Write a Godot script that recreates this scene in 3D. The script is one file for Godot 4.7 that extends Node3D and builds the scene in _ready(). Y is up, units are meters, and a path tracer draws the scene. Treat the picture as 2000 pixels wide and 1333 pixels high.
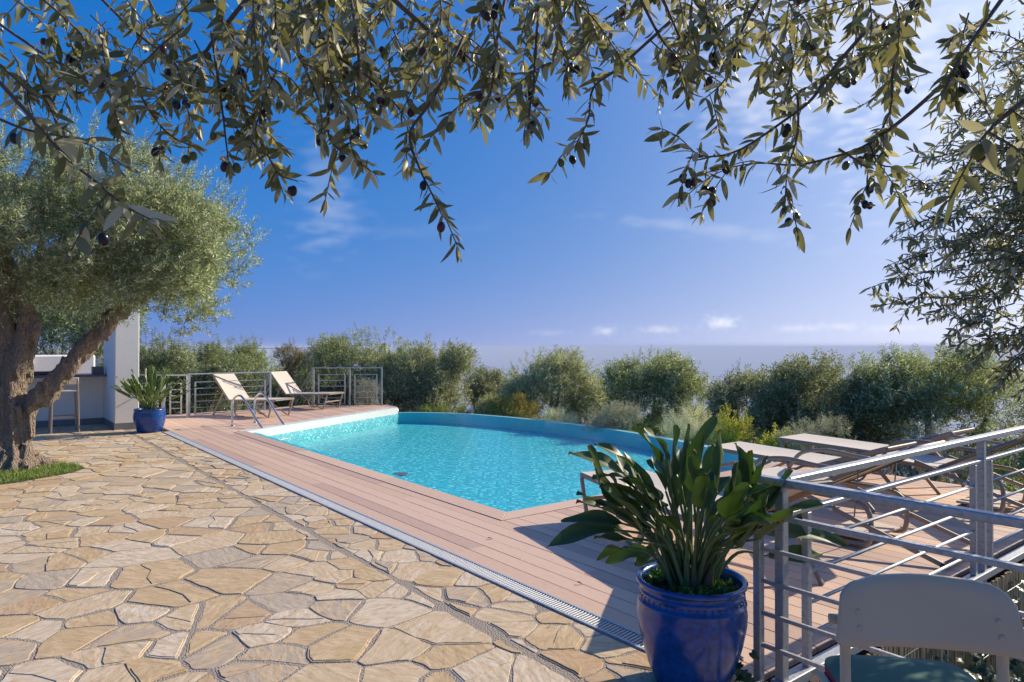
extends Node3D
# A pool terrace above the sea, framed by olive trees.  Metres, y up; the patio lies at y = 0.
# The deck has axes of its own: a runs along the drain towards the far left, b across towards the far right.

const EYE := 1.55
const SUN_AZ := 58.0
const SUN_EL := 29.0
const WATER_Y := -0.15
var deck_frame := Transform3D(Basis(Vector3.UP, deg_to_rad(37.96)), Vector3(-0.09, 0, -6.15))
var rng := RandomNumberGenerator.new()
var names := {}
var M := {}
var leaf_meshes := []


func _ready():
	rng.seed = 77
	make_camera()
	make_sky()
	make_materials()
	make_ground()
	make_patio()
	make_drain()
	make_deck()
	make_pool()
	make_bar()
	make_left_tree()
	make_far_trees()
	make_shrubs()
	make_left_railing()
	make_right_railing()
	make_loungers()
	make_ladder()
	make_pots()
	make_lower_bed()
	make_chair()
	make_right_tree()
	make_overhang()
	make_small_things()


# ---------------------------------------------------------------- camera, sky, sun
func make_camera():
	var c := Camera3D.new()
	c.name = "camera"
	c.position = Vector3(0, EYE, 0)
	c.rotation_degrees.x = 0.49
	c.fov = 52.68
	c.near = 0.05
	c.far = 150000.0
	add_child(c)
	c.current = true
	var env := Environment.new()
	env.background_mode = Environment.BG_SKY
	env.tonemap_mode = Environment.TONE_MAPPER_LINEAR
	env.tonemap_exposure = 1.38
	env.sdfgi_enabled = true
	env.ssao_enabled = true
	env.ssil_enabled = true
	# the sea air: a thin haze in which the horizon is lost
	env.fog_enabled = true
	env.fog_density = 0.0003
	env.fog_light_color = Color(0.86, 0.905, 1.0)
	var pano := PanoramaSkyMaterial.new()
	pano.panorama = sky_texture()
	var sky := Sky.new()
	sky.sky_material = pano
	env.sky = sky
	env.background_energy_multiplier = 0.86
	var we := WorldEnvironment.new()
	we.name = "environment"
	we.environment = env
	add_child(we)
	var sun := DirectionalLight3D.new()
	sun.name = "sun"
	sun.light_energy = 1.45
	sun.light_color = Color(1.0, 0.95, 0.86)
	sun.light_angular_distance = 0.5
	sun.shadow_enabled = true
	add_child(sun)
	var s := towards(SUN_AZ, SUN_EL)
	sun.look_at_from_position(s * 50.0, Vector3.ZERO, Vector3.UP)


func make_sky():
	pass


func towards(az: float, el: float) -> Vector3:
	var a := deg_to_rad(az)
	var e := deg_to_rad(el)
	return Vector3(sin(a) * cos(e), sin(e), -cos(a) * cos(e))


func air(el: float, az: float, d: float) -> Vector3:
	# clear air: deep blue overhead, paler haze low down, a wide aureole round the sun
	var e := maxf(el, 0.0)
	var c := Vector3(0.038, 0.245, 0.60).lerp(Vector3(0.001, 0.115, 0.46), pow(clampf(e / 35.0, 0, 1), 0.6))
	var s := exp(-pow(az / 53.0, 2.0))
	var haze := Vector3(0.12, 0.20, 0.52).lerp(Vector3(0.70, 0.71, 0.85), s)
	c = c.lerp(haze, exp(-e / (5.0 + 5.5 * s)) * 0.95)
	var glow := exp(-pow(d / 15.0, 1.25)) * 1.3 + 0.34 * exp(-pow(d / 34.0, 2.0))
	return c + Vector3(1.0, 0.97, 0.92) * glow


func sky_texture() -> ImageTexture:
	var w := 512
	var h := 256
	var im := Image.create_empty(w, h, false, Image.FORMAT_RGBF)
	var s := towards(SUN_AZ, SUN_EL)
	for j in h:
		var el := 90.0 - (j + 0.5) / h * 180.0
		for i in w:
			var az := wrapf((i + 0.5) / w * 360.0, -180.0, 180.0)
			var dz := absf(wrapf(az - SUN_AZ, -180.0, 180.0))
			var d := rad_to_deg(acos(clampf(s.dot(towards(az, el)), -1, 1)))
			var c := air(el, dz, d)
			if el < 0.0:
				c = Vector3(0.28, 0.35, 0.58)
			im.set_pixel(i, j, Color(c.x, c.y, c.z))
	im.resize(2048, 1024, Image.INTERPOLATE_BILINEAR)
	# clouds: [azimuth, elevation, half width, half height, strength, tilt] in degrees
	var n := FastNoiseLite.new()
	n.seed = 4
	n.frequency = 0.9
	n.fractal_octaves = 5
	var clouds := [
		[16.9, 1.85, 1.1, 0.55, 0.55, 0.0], [7.7, 1.25, 0.9, 0.36, 0.4, 0.0], [12.2, 1.35, 1.6, 0.34, 0.32, 0.0], [22.5, 1.4, 1.5, 0.3, 0.3, 0.0], [25.5, 1.5, 1.2, 0.3, 0.3, 0.0], [3.0, 1.1, 1.6, 0.22, 0.14, 0.0], [29.0, 1.3, 2.4, 0.3, 0.25, 0.0],
		[-15.3, 12.5, 1.7, 4.2, 0.11, 0.18], [-14.2, 10.2, 2.2, 1.6, 0.07, 0.1], [15.5, 9.4, 6.5, 0.55, 0.13, -0.16], [31.0, 10.5, 5.0, 0.7, 0.14, -0.1], [-8.0, 9.5, 7.0, 0.5, 0.03, 0.05],
		[21.0, 19.0, 5.0, 3.6, 0.28, -0.2], [27.0, 22.0, 7.0, 5.0, 0.32, -0.1], [33.0, 15.0, 5.0, 4.0, 0.3, 0.1], [17.0, 26.0, 6.0, 3.0, 0.3, 0.1], [47.0, 19.0, 8.0, 3.5, 0.3, 0.1], [58.0, 9.0, 8.0, 1.2, 0.2, 0.0], [80.0, 14.0, 10.0, 2.5, 0.2, 0.0], [-60.0, 12.0, 8.0, 1.5, 0.12, 0.0], [-95.0, 16.0, 10.0, 3.0, 0.15, 0.1], [140.0, 18.0, 12.0, 4.0, 0.2, 0.0], [190.0, 12.0, 14.0, 2.5, 0.2, 0.0],
	]
	for c in clouds:
		var soft: bool = c[3] > 0.45 and c[1] > 5.0
		for j in range(int((90.0 - c[1] - c[3] * 2.2 - absf(c[5]) * c[2] * 2.0) / 180.0 * 1024), int((90.0 - c[1] + c[3] * 2.2 + absf(c[5]) * c[2] * 2.0) / 180.0 * 1024) + 1):
			var el := 90.0 - (j + 0.5) / 1024.0 * 180.0
			if el < 0.2:
				continue
			for i in range(floori((c[0] - c[2] * 2.2) / 360.0 * 2048), floori((c[0] + c[2] * 2.2) / 360.0 * 2048) + 1):
				var az := (i + 0.5) / 2048.0 * 360.0
				var x: float = (az - c[0]) / c[2]
				var y: float = (el - c[1] - c[5] * (az - c[0])) / c[3]
				var k := n.get_noise_2d(az * (0.35 if soft else 1.7), el * (1.3 if soft else 3.0))
				var m := exp(-(x * x + y * y) * 1.1)
				if not soft and y < -0.2:
					m *= exp(-pow((y + 0.2) * 2.0, 2.0))
				m = clampf((m + k * 0.65 - 0.12) * 1.15, 0, 1) * smoothstep(2.2, 1.2, absf(x)) * smoothstep(2.2, 1.2, absf(y))
				var p := im.get_pixel(posmod(i, 2048), j)
				im.set_pixel(posmod(i, 2048), j, p.lerp(Color(1.0, 0.99, 0.98), m * c[4]))
	return ImageTexture.create_from_image(im)


# ---------------------------------------------------------------- names, things, parts
func numbered(parent: Node, called: String) -> String:
	var key := "%d/%s" % [parent.get_instance_id(), called]
	var n: int = names.get(key, 0)
	names[key] = n + 1
	return called if n == 0 else "%s_%03d" % [called, n]


func tag(o: Node, label: String, category: String, group := ""):
	o.set_meta("label", label)
	o.set_meta("category", category)
	if group:
		o.set_meta("group", group)
	return o


func thing(called: String, label: String, category: String, at := Transform3D(), group := "") -> Node3D:
	var o := Node3D.new()
	o.name = numbered(self, called)
	o.transform = at
	add_child(o)
	tag(o, label, category, group)
	return o


func copy_of(src: Node3D, label: String, at: Transform3D) -> Node3D:
	var called := String(src.name).rstrip("0123456789").trim_suffix("_")
	var o: Node3D = src.duplicate()
	o.name = numbered(self, called)
	o.transform = at
	add_child(o)
	o.set_meta("label", label)
	return o


func part(parent: Node, called: String, mesh, mat: Material, at := Transform3D()) -> MeshInstance3D:
	var o := MeshInstance3D.new()
	o.name = numbered(parent, called)
	if mesh is SurfaceTool:
		mesh = finish(mesh)
	o.mesh = mesh
	o.transform = at
	if mat:
		o.material_override = mat
	parent.add_child(o)
	return o


func structure(called: String, mesh, mat: Material, at := Transform3D()) -> MeshInstance3D:
	var o := part(self, called, mesh, mat, at)
	o.set_meta("kind", "structure")
	return o


func scatter(parent: Node, called: String, mesh: Mesh, mat: Material, places: Array, tints: Array = []) -> MultiMeshInstance3D:
	var mm := MultiMesh.new()
	mm.transform_format = MultiMesh.TRANSFORM_3D
	mm.use_colors = tints.size() > 0
	mm.mesh = mesh
	mm.instance_count = places.size()
	for i in places.size():
		mm.set_instance_transform(i, places[i])
		if tints.size():
			mm.set_instance_color(i, tints[i])
	var o := MultiMeshInstance3D.new()
	o.name = numbered(parent, called)
	o.multimesh = mm
	o.material_override = mat
	o.set_meta("kind", "stuff")
	parent.add_child(o)
	return o


# ---------------------------------------------------------------- mesh code
func begin(smooth := false) -> SurfaceTool:
	var st := SurfaceTool.new()
	st.begin(Mesh.PRIMITIVE_TRIANGLES)
	st.set_smooth_group(0 if smooth else -1)
	return st


func finish(st: SurfaceTool) -> ArrayMesh:
	st.generate_normals()
	return st.commit()


func tri(st: SurfaceTool, a: Vector3, b: Vector3, c: Vector3):
	# corners counter-clockwise as seen from outside
	st.add_vertex(a)
	st.add_vertex(c)
	st.add_vertex(b)


func quad(st: SurfaceTool, a: Vector3, b: Vector3, c: Vector3, d: Vector3):
	tri(st, a, b, c)
	tri(st, a, c, d)


func uvquad(st: SurfaceTool, p: Array, uv: Array):
	for k in [0, 2, 1, 0, 3, 2]:
		st.set_uv(uv[k])
		st.add_vertex(p[k])


func box(st: SurfaceTool, c: Vector3, size: Vector3, bas := Basis()):
	var h := size * 0.5
	var p := []
	for k in 8:
		p.append(c + bas * Vector3(h.x if k & 1 else -h.x, h.y if k & 2 else -h.y, h.z if k & 4 else -h.z))
	quad(st, p[4], p[5], p[7], p[6])
	quad(st, p[1], p[0], p[2], p[3])
	quad(st, p[5], p[1], p[3], p[7])
	quad(st, p[0], p[4], p[6], p[2])
	quad(st, p[6], p[7], p[3], p[2])
	quad(st, p[0], p[1], p[5], p[4])


func bevel_box(st: SurfaceTool, c: Vector3, size: Vector3, r: float, bas := Basis()):
	# a box whose edges are cut at 45 degrees
	var h := size * 0.5
	r = minf(r, minf(h.x, minf(h.y, h.z)) * 0.9)
	var corner := func(sx: int, sy: int, sz: int, axis: int) -> Vector3:
		var v := Vector3(sx * (h.x - r), sy * (h.y - r), sz * (h.z - r))
		v[axis] += [sx, sy, sz][axis] * r
		return c + bas * v
	for axis in 3:
		var i := (axis + 1) % 3
		var j := (axis + 2) % 3
		for s in [-1, 1]:
			var f := []
			for q in [[-1, -1], [1, -1], [1, 1], [-1, 1]]:
				var sg := [0, 0, 0]
				sg[axis] = s
				sg[i] = q[0]
				sg[j] = q[1]
				f.append(corner.call(sg[0], sg[1], sg[2], axis))
			if s > 0:
				quad(st, f[0], f[1], f[2], f[3])
			else:
				quad(st, f[3], f[2], f[1], f[0])
		for s in [-1, 1]:
			for t in [-1, 1]:
				var e := []
				for q in [[-1, i], [-1, j], [1, j], [1, i]]:
					var sg := [0, 0, 0]
					sg[axis] = q[0]
					sg[i] = s
					sg[j] = t
					e.append(corner.call(sg[0], sg[1], sg[2], q[1]))
				if s * t > 0:
					quad(st, e[3], e[2], e[1], e[0])
				else:
					quad(st, e[0], e[1], e[2], e[3])
	for sx in [-1, 1]:
		for sy in [-1, 1]:
			for sz in [-1, 1]:
				var a: Vector3 = corner.call(sx, sy, sz, 0)
				var b: Vector3 = corner.call(sx, sy, sz, 1)
				var d: Vector3 = corner.call(sx, sy, sz, 2)
				if sx * sy * sz > 0:
					tri(st, a, b, d)
				else:
					tri(st, a, d, b)


func bar(st: SurfaceTool, p: Vector3, q: Vector3, w: float, h: float, up := Vector3.UP, r := 0.0):
	# a straight bar of w x h section from p to q
	var z := (q - p).normalized()
	if absf(z.dot(up)) > 0.98:
		up = Vector3(1, 0, 0) if absf(z.x) < 0.9 else Vector3(0, 0, 1)
	var x := up.cross(z).normalized()
	var y := z.cross(x)
	var size := Vector3(w, h, p.distance_to(q))
	if r > 0.0:
		bevel_box(st, (p + q) * 0.5, size, r, Basis(x, y, z))
	else:
		box(st, (p + q) * 0.5, size, Basis(x, y, z))


func tube(st: SurfaceTool, pts: Array, radii, sides := 8, cap := true, jag: FastNoiseLite = null, amp := 0.0):
	# a round tube along points; radii is one number or one per point
	var n := pts.size()
	var rings := []
	var x := Vector3.ZERO
	for i in n:
		var t: Vector3 = (pts[mini(i + 1, n - 1)] - pts[maxi(i - 1, 0)]).normalized()
		if x == Vector3.ZERO:
			x = t.cross(Vector3.UP if absf(t.y) < 0.95 else Vector3.RIGHT).normalized()
		x = (x - t * x.dot(t)).normalized()
		var y := t.cross(x)
		var r: float = radii[i] if radii is Array else radii
		var ring := []
		for k in sides:
			var a := TAU * k / sides
			var o := x * cos(a) + y * sin(a)
			var rr := r
			if jag:
				rr *= 1.0 + amp * jag.get_noise_3dv(pts[i] + o * r)
			ring.append(pts[i] + o * rr)
		rings.append(ring)
	for i in n - 1:
		for k in sides:
			var l := (k + 1) % sides
			quad(st, rings[i][k], rings[i][l], rings[i + 1][l], rings[i + 1][k])
	if cap:
		for k in range(1, sides - 1):
			tri(st, rings[0][0], rings[0][k + 1], rings[0][k])
			tri(st, rings[n - 1][0], rings[n - 1][k], rings[n - 1][k + 1])


func lathe(st: SurfaceTool, profile: Array, sides := 48, at := Vector3.ZERO):
	# profile of Vector2(radius, height), from the outside bottom upwards
	for i in profile.size() - 1:
		for k in sides:
			var a := TAU * k / sides
			var b := TAU * (k + 1) / sides
			var p: Vector2 = profile[i]
			var q: Vector2 = profile[i + 1]
			var c := [Vector3(sin(a) * p.x, p.y, cos(a) * p.x), Vector3(sin(b) * p.x, p.y, cos(b) * p.x), Vector3(sin(b) * q.x, q.y, cos(b) * q.x), Vector3(sin(a) * q.x, q.y, cos(a) * q.x)]
			quad(st, at + c[0], at + c[1], at + c[2], at + c[3])


func spline(p: Array, steps: int) -> Array:
	var out := []
	var n := p.size()
	for i in n - 1:
		var p0: Vector3 = p[maxi(i - 1, 0)]
		var p1: Vector3 = p[i]
		var p2: Vector3 = p[i + 1]
		var p3: Vector3 = p[mini(i + 2, n - 1)]
		for k in steps:
			out.append(p1.cubic_interpolate(p2, p0, p3, float(k) / steps))
	out.append(p[n - 1])
	return out


func slab(st: SurfaceTool, poly: PackedVector2Array, y0: float, y1: float, uv_turn := 0.0, uv_off := Vector2.ZERO, chamfer := 0.0):
	# a flat piece with the outline poly (x, z), from y0 to y1, with texture coordinates of its own
	if Geometry2D.is_polygon_clockwise(poly):
		poly.reverse()
	var top := poly.duplicate()
	if chamfer > 0.0:
		var mid := Vector2.ZERO
		for v in poly:
			mid += v / poly.size()
		for i in top.size():
			top[i] += (mid - top[i]).limit_length(chamfer)
	var put := func(v: Vector2, y: float):
		st.set_uv(v.rotated(uv_turn) + uv_off)
		st.add_vertex(Vector3(v.x, y, v.y))
	var idx := Geometry2D.triangulate_polygon(top)
	for t in range(0, idx.size(), 3):
		var a := top[idx[t]]
		var b := top[idx[t + 1]]
		var c := top[idx[t + 2]]
		# clockwise seen from above (x right, z towards the viewer)
		var turn := (b - a).cross(c - a) > 0.0
		put.call(a, y1)
		put.call(b if turn else c, y1)
		put.call(c if turn else b, y1)
	var n := poly.size()
	for i in n:
		var a := poly[i]
		var b := poly[(i + 1) % n]
		var at := top[i]
		var bt := top[(i + 1) % n]
		var yc := y1 - chamfer
		for q in ([[a, y0, b, y0, b, yc, a, yc], [a, yc, b, yc, bt, y1, at, y1]] if chamfer > 0.0 else [[a, y0, b, y0, b, y1, a, y1]]):
			for k in [0, 1, 2, 0, 2, 3]:
				put.call(q[k * 2], q[k * 2 + 1])


func nets(bones: Array, cell: float, blend: float, noise: FastNoiseLite, amp: float, squash := Vector3.ONE) -> SurfaceTool:
	# tapered capsules [a, b, ra, rb] joined by a smooth minimum and meshed with surface nets
	var lo := Vector3.INF
	var hi := -Vector3.INF
	for b in bones:
		for e in 2:
			var r: float = b[2 + e] + blend + cell * 3.0 + amp * 2.0
			lo = lo.min(b[e] - Vector3.ONE * r)
			hi = hi.max(b[e] + Vector3.ONE * r)
	var nx := int((hi.x - lo.x) / cell) + 2
	var ny := int((hi.y - lo.y) / cell) + 2
	var nz := int((hi.z - lo.z) / cell) + 2
	var f := PackedFloat32Array()
	f.resize(nx * ny * nz)
	f.fill(1.0)
	for b in bones:
		var a: Vector3 = b[0]
		var ab: Vector3 = b[1] - b[0]
		var ll := maxf(ab.length_squared(), 1e-9)
		var pad := Vector3.ONE * (maxf(b[2], b[3]) + blend + cell * 3.0 + amp * 2.0)
		var i0 := ((a.min(b[1]) - pad - lo) / cell).floor().max(Vector3.ZERO)
		var i1 := ((a.max(b[1]) + pad - lo) / cell).ceil().min(Vector3(nx - 1, ny - 1, nz - 1))
		for k in range(int(i0.z), int(i1.z) + 1):
			for j in range(int(i0.y), int(i1.y) + 1):
				var at := (k * ny + j) * nx
				for i in range(int(i0.x), int(i1.x) + 1):
					var p := lo + Vector3(i, j, k) * cell
					var t := clampf((p - a).dot(ab) / ll, 0.0, 1.0)
					var d := p.distance_to(a + ab * t) - lerpf(b[2], b[3], t)
					var o := f[at + i]
					var h := clampf(0.5 + 0.5 * (o - d) / blend, 0.0, 1.0)
					f[at + i] = lerpf(o, d, h) - blend * h * (1.0 - h)
	if noise:
		for k in nz:
			for j in ny:
				var at := (k * ny + j) * nx
				for i in nx:
					if absf(f[at + i]) < cell * 3.0 + amp * 1.5:
						f[at + i] += amp * noise.get_noise_3dv((lo + Vector3(i, j, k) * cell) * squash)
	var st := begin(true)
	var verts := {}
	var offs := [0, 1, nx, nx + 1, nx * ny, nx * ny + 1, nx * ny + nx, nx * ny + nx + 1]
	var step := [Vector3(0, 0, 0), Vector3(1, 0, 0), Vector3(0, 1, 0), Vector3(1, 1, 0), Vector3(0, 0, 1), Vector3(1, 0, 1), Vector3(0, 1, 1), Vector3(1, 1, 1)]
	var edges := [[0, 1], [2, 3], [4, 5], [6, 7], [0, 2], [1, 3], [4, 6], [5, 7], [0, 4], [1, 5], [2, 6], [3, 7]]
	for k in nz - 1:
		for j in ny - 1:
			for i in nx - 1:
				var at := (k * ny + j) * nx + i
				var v0 := f[at]
				if absf(v0) > cell * 5.0:
					continue
				var inside := 0
				for o in offs:
					if f[at + o] < 0.0:
						inside += 1
				if inside == 0 or inside == 8:
					continue
				var sum := Vector3.ZERO
				var cnt := 0
				for e in edges:
					var a: float = f[at + offs[e[0]]]
					var b: float = f[at + offs[e[1]]]
					if (a < 0.0) != (b < 0.0):
						sum += step[e[0]].lerp(step[e[1]], a / (a - b))
						cnt += 1
				verts[at] = lo + (Vector3(i, j, k) + sum / cnt) * cell
	var d := [1, nx, nx * ny]
	for at in verts:
		for axis in 3:
			var u: int = d[(axis + 1) % 3]
			var w: int = d[(axis + 2) % 3]
			if at + d[axis] >= f.size():
				continue
			var s := f[at] < 0.0
			if s == (f[at + d[axis]] < 0.0):
				continue
			if not (verts.has(at - u) and verts.has(at - w) and verts.has(at - u - w)):
				continue
			var q := [verts[at], verts[at - u], verts[at - u - w], verts[at - w]]
			if s:
				quad(st, q[0], q[1], q[2], q[3])
			else:
				quad(st, q[3], q[2], q[1], q[0])
	return st


func leaf_shape(st: SurfaceTool, length: float, width: float, fold: float, curl: float, at := Transform3D(), rows := 4, tint = null):
	# a lance-shaped leaf along +y with its face towards +z
	var pts := []
	for i in rows + 1:
		var t := float(i) / rows
		var w := width * 0.5 * pow(sin(PI * pow(t, 0.85)), 0.75) if i > 0 and i < rows else 0.0
		var z := -curl * length * t * t
		pts.append([at * Vector3(-w, t * length, z + fold * w), at * Vector3(0, t * length, z), at * Vector3(w, t * length, z + fold * w)])
	if tint != null:
		st.set_color(tint)
	for i in rows:
		var p: Array = pts[i]
		var q: Array = pts[i + 1]
		if i == 0:
			tri(st, p[1], q[1], q[0])
			tri(st, p[1], q[2], q[1])
		elif i == rows - 1:
			tri(st, p[0], p[1], q[1])
			tri(st, p[1], p[2], q[1])
		else:
			quad(st, p[0], p[1], q[1], q[0])
			quad(st, p[1], p[2], q[2], q[1])


func aim(at: Vector3, along: Vector3, face: Vector3, size := 1.0) -> Transform3D:
	# a frame whose +y runs along and whose +z looks as nearly as possible to face
	var y := along.normalized()
	var z := face - y * face.dot(y)
	if z.length() < 0.01:
		z = y.cross(Vector3(0.3, 0.2, 0.9))
	z = z.normalized()
	return Transform3D(Basis(y.cross(z), y, z).scaled(Vector3.ONE * size), at)


func rnd_dir() -> Vector3:
	var z := rng.randf_range(-1, 1)
	var a := rng.randf() * TAU
	var r := sqrt(1.0 - z * z)
	return Vector3(r * cos(a), z, r * sin(a))


func deck(a: float, b: float, y := 0.0) -> Vector3:
	return deck_frame * Vector3(b, y, -a)


# ---------------------------------------------------------------- materials
func noise_tex(freq: float, colors: Array, seed_ := 1, size := 512, octaves := 4, kind := FastNoiseLite.TYPE_SIMPLEX_SMOOTH) -> NoiseTexture2D:
	var n := FastNoiseLite.new()
	n.seed = seed_
	n.frequency = freq
	n.noise_type = kind
	n.fractal_octaves = octaves
	var t := NoiseTexture2D.new()
	t.width = size
	t.height = size
	t.seamless = true
	t.noise = n
	if colors.size():
		var g := Gradient.new()
		var offs := PackedFloat32Array()
		var cols := PackedColorArray()
		for i in colors.size():
			offs.append(float(i) / (colors.size() - 1))
			cols.append(lin(colors[i]))
		g.offsets = offs
		g.colors = cols
		t.color_ramp = g
	return t


func lin(c) -> Color:
	# a real-world (linear) base colour as the sRGB value that Godot wants
	return Color(c[0], c[1], c[2]).linear_to_srgb()


func mat(called: String, color: Array, rough := 0.8, metal := 0.0) -> StandardMaterial3D:
	var m := StandardMaterial3D.new()
	m.resource_name = called
	m.albedo_color = lin(color)
	m.roughness = rough
	m.metallic = metal
	M[called] = m
	return m


func textured(called: String, tex: Texture2D, scale: float, rough := 0.8, bump: Texture2D = null, depth := 0.0, triplanar := true) -> StandardMaterial3D:
	var m := mat(called, [1, 1, 1], rough)
	m.albedo_texture = tex
	m.uv1_scale = Vector3.ONE * scale
	if triplanar:
		m.uv1_triplanar = true
		m.uv1_world_triplanar = true
	if bump:
		m.heightmap_enabled = true
		m.heightmap_texture = bump
		m.heightmap_scale = depth
	return m


func leafy(called: String, color: Array, back: Array, rough := 0.5) -> StandardMaterial3D:
	var m := mat(called, color, rough)
	m.vertex_color_use_as_albedo = true
	m.cull_mode = BaseMaterial3D.CULL_DISABLED
	m.backlight_enabled = true
	m.backlight = Color(back[0], back[1], back[2])
	m.metallic_specular = 0.45
	return m


func make_materials():
	var grain := noise_tex(0.02, [], 3, 512, 6)
	var fine := noise_tex(0.09, [], 9, 512, 4)
	# flagstone: layered sandstone, tan to ochre to slate grey
	var pal := [
		[[0.440, 0.300, 0.156], [0.550, 0.400, 0.232], [0.490, 0.345, 0.183], [0.600, 0.445, 0.269], [0.420, 0.284, 0.151]],
		[[0.500, 0.370, 0.221], [0.600, 0.459, 0.302], [0.530, 0.394, 0.236], [0.630, 0.500, 0.344], [0.460, 0.349, 0.226]],
		[[0.40, 0.32, 0.235], [0.47, 0.38, 0.275], [0.43, 0.35, 0.26], [0.51, 0.41, 0.29], [0.39, 0.325, 0.25]],
		[[0.440, 0.270, 0.134], [0.520, 0.340, 0.178], [0.470, 0.330, 0.199], [0.550, 0.380, 0.215], [0.410, 0.270, 0.151]],
		[[0.470, 0.330, 0.183], [0.540, 0.400, 0.242], [0.420, 0.335, 0.253], [0.570, 0.430, 0.259], [0.480, 0.345, 0.194]],
		[[0.560, 0.449, 0.306], [0.640, 0.529, 0.387], [0.540, 0.415, 0.274], [0.670, 0.559, 0.420], [0.500, 0.389, 0.269]],
	]
	# rusty seams, pits and grime that run through the stone
	var veins := noise_tex(0.011, [[1, 1, 1], [1, 0.99, 0.98], [0.93, 0.91, 0.88], [1, 1, 1], [0.96, 0.93, 0.89], [0.90, 0.84, 0.76], [0.42, 0.33, 0.26]], 27, 512, 5)
	veins.noise.fractal_type = FastNoiseLite.FRACTAL_RIDGED
	veins.noise.domain_warp_enabled = true
	veins.noise.domain_warp_amplitude = 25.0
	for i in pal.size():
		var t := noise_tex(0.006 + 0.002 * (i % 3), pal[i], 20 + i, 512, 8)
		t.noise.fractal_gain = 0.62
		t.noise.domain_warp_enabled = true
		t.noise.domain_warp_amplitude = 60.0
		t.noise.domain_warp_frequency = 0.006
		var m := textured("flagstone_%s" % "abcdef"[i], t, 1.0, 0.82, grain, 0.3, false)
		m.uv1_scale = Vector3(1.6, 0.62, 1)
		m.detail_enabled = true
		m.detail_blend_mode = BaseMaterial3D.BLEND_MODE_MUL
		m.detail_uv_layer = BaseMaterial3D.DETAIL_UV_1
		m.detail_albedo = veins
	textured("mortar", noise_tex(0.12, [[0.22, 0.175, 0.135], [0.36, 0.30, 0.235], [0.28, 0.225, 0.175], [0.42, 0.35, 0.28]], 5, 512, 4), 1.6, 0.95, fine, 0.7)
	# composite decking: long streaks along the board, ribbed face
	var wood := [[[0.52, 0.34, 0.23], [0.61, 0.41, 0.285], [0.57, 0.375, 0.26]], [[0.57, 0.375, 0.255], [0.65, 0.445, 0.315], [0.60, 0.40, 0.28]], [[0.42, 0.275, 0.195], [0.52, 0.345, 0.25], [0.47, 0.315, 0.235]]]
	var ribs := Image.create_empty(64, 64, false, Image.FORMAT_RGB8)
	for i in 64:
		var v := 0.5 + 0.5 * sin(i * TAU / 16.0)
		for j in 64:
			ribs.set_pixel(i, j, Color(v, v, v))
	var rib_tex := ImageTexture.create_from_image(ribs)
	for i in 3:
		var m := textured("decking_%s" % "abc"[i], noise_tex(0.03, wood[i], 40 + i, 512, 5), 1.0, 0.62, rib_tex, 0.0, false)
		m.uv1_scale = Vector3(2.2, 0.35, 1)
		m.heightmap_enabled = false
	mat("decking_dark", [0.05, 0.03, 0.022], 0.9)
	# metals
	var zinc := noise_tex(0.03, [[0.26, 0.27, 0.29], [0.46, 0.47, 0.48], [0.34, 0.35, 0.365]], 7, 256, 3, FastNoiseLite.TYPE_CELLULAR)
	var g := textured("galvanised", zinc, 4.0, 0.48)
	g.metallic = 0.55
	mat("steel", [0.62, 0.62, 0.62], 0.16, 1.0)
	mat("drain_dark", [0.02, 0.02, 0.022], 0.8)
	var dg := textured("drain_steel", zinc, 5.0, 0.6)
	dg.metallic = 0.3
	# pool
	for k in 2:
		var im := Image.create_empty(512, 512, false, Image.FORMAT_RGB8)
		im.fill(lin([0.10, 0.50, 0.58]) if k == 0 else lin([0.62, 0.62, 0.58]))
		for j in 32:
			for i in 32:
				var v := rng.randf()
				var c := Color(0.004, 0.35, 0.40).lerp(Color(0.04, 0.62, 0.64), v * v)  # varied tile tones paint the sparkle of light through ripples into the mosaic
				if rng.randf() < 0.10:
					c = Color(0.22, 0.80, 0.80)  # palest tiles stand in for bright caustic spots
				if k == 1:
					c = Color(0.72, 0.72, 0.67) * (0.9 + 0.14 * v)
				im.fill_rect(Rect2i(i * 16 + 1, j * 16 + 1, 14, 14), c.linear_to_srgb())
		var m := textured("painted_sparkle_mosaic" if k == 0 else "white_mosaic", ImageTexture.create_from_image(im), 0.8 if k == 0 else 1.25, 0.35)
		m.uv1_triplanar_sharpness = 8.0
	mat("pool_lip", [0.30, 0.58, 0.62], 0.3)
	textured("pool_teal", noise_tex(0.01, [[0.006, 0.58, 0.66], [0.015, 0.66, 0.73]], 51, 256), 1.0, 0.35)
	mat("white_stone", [0.74, 0.73, 0.68], 0.5)
	var w := mat("water", [1, 1, 1], 0.02)
	w.transparency = BaseMaterial3D.TRANSPARENCY_ALPHA
	w.albedo_color.a = 0.0
	w.metallic_specular = 0.28
	w.normal_enabled = true
	var wn := noise_tex(0.018, [], 15, 512, 3)
	wn.as_normal_map = true
	wn.bump_strength = 5.0
	w.normal_texture = wn
	w.normal_scale = 0.32
	w.uv1_triplanar = true
	w.uv1_world_triplanar = true
	w.uv1_scale = Vector3.ONE * 0.45
	var sea := mat("sea", [0.22, 0.27, 0.36], 0.6)
	sea.metallic_specular = 0.28
	# plaster, slate, fabric, paint
	textured("plaster", noise_tex(0.02, [[0.84, 0.79, 0.71], [0.92, 0.875, 0.79], [0.90, 0.85, 0.77], [0.93, 0.885, 0.80]], 8, 256), 0.8, 0.9, fine, 0.12)
	mat("skirting", [0.20, 0.20, 0.21], 0.6)
	mat("slate", [0.12, 0.12, 0.135], 0.35)
	mat("hob_glass", [0.01, 0.012, 0.02], 0.08)
	mat("taupe", [0.30, 0.24, 0.185], 0.5)
	mat("sling", [0.58, 0.50, 0.41], 0.85)
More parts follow.
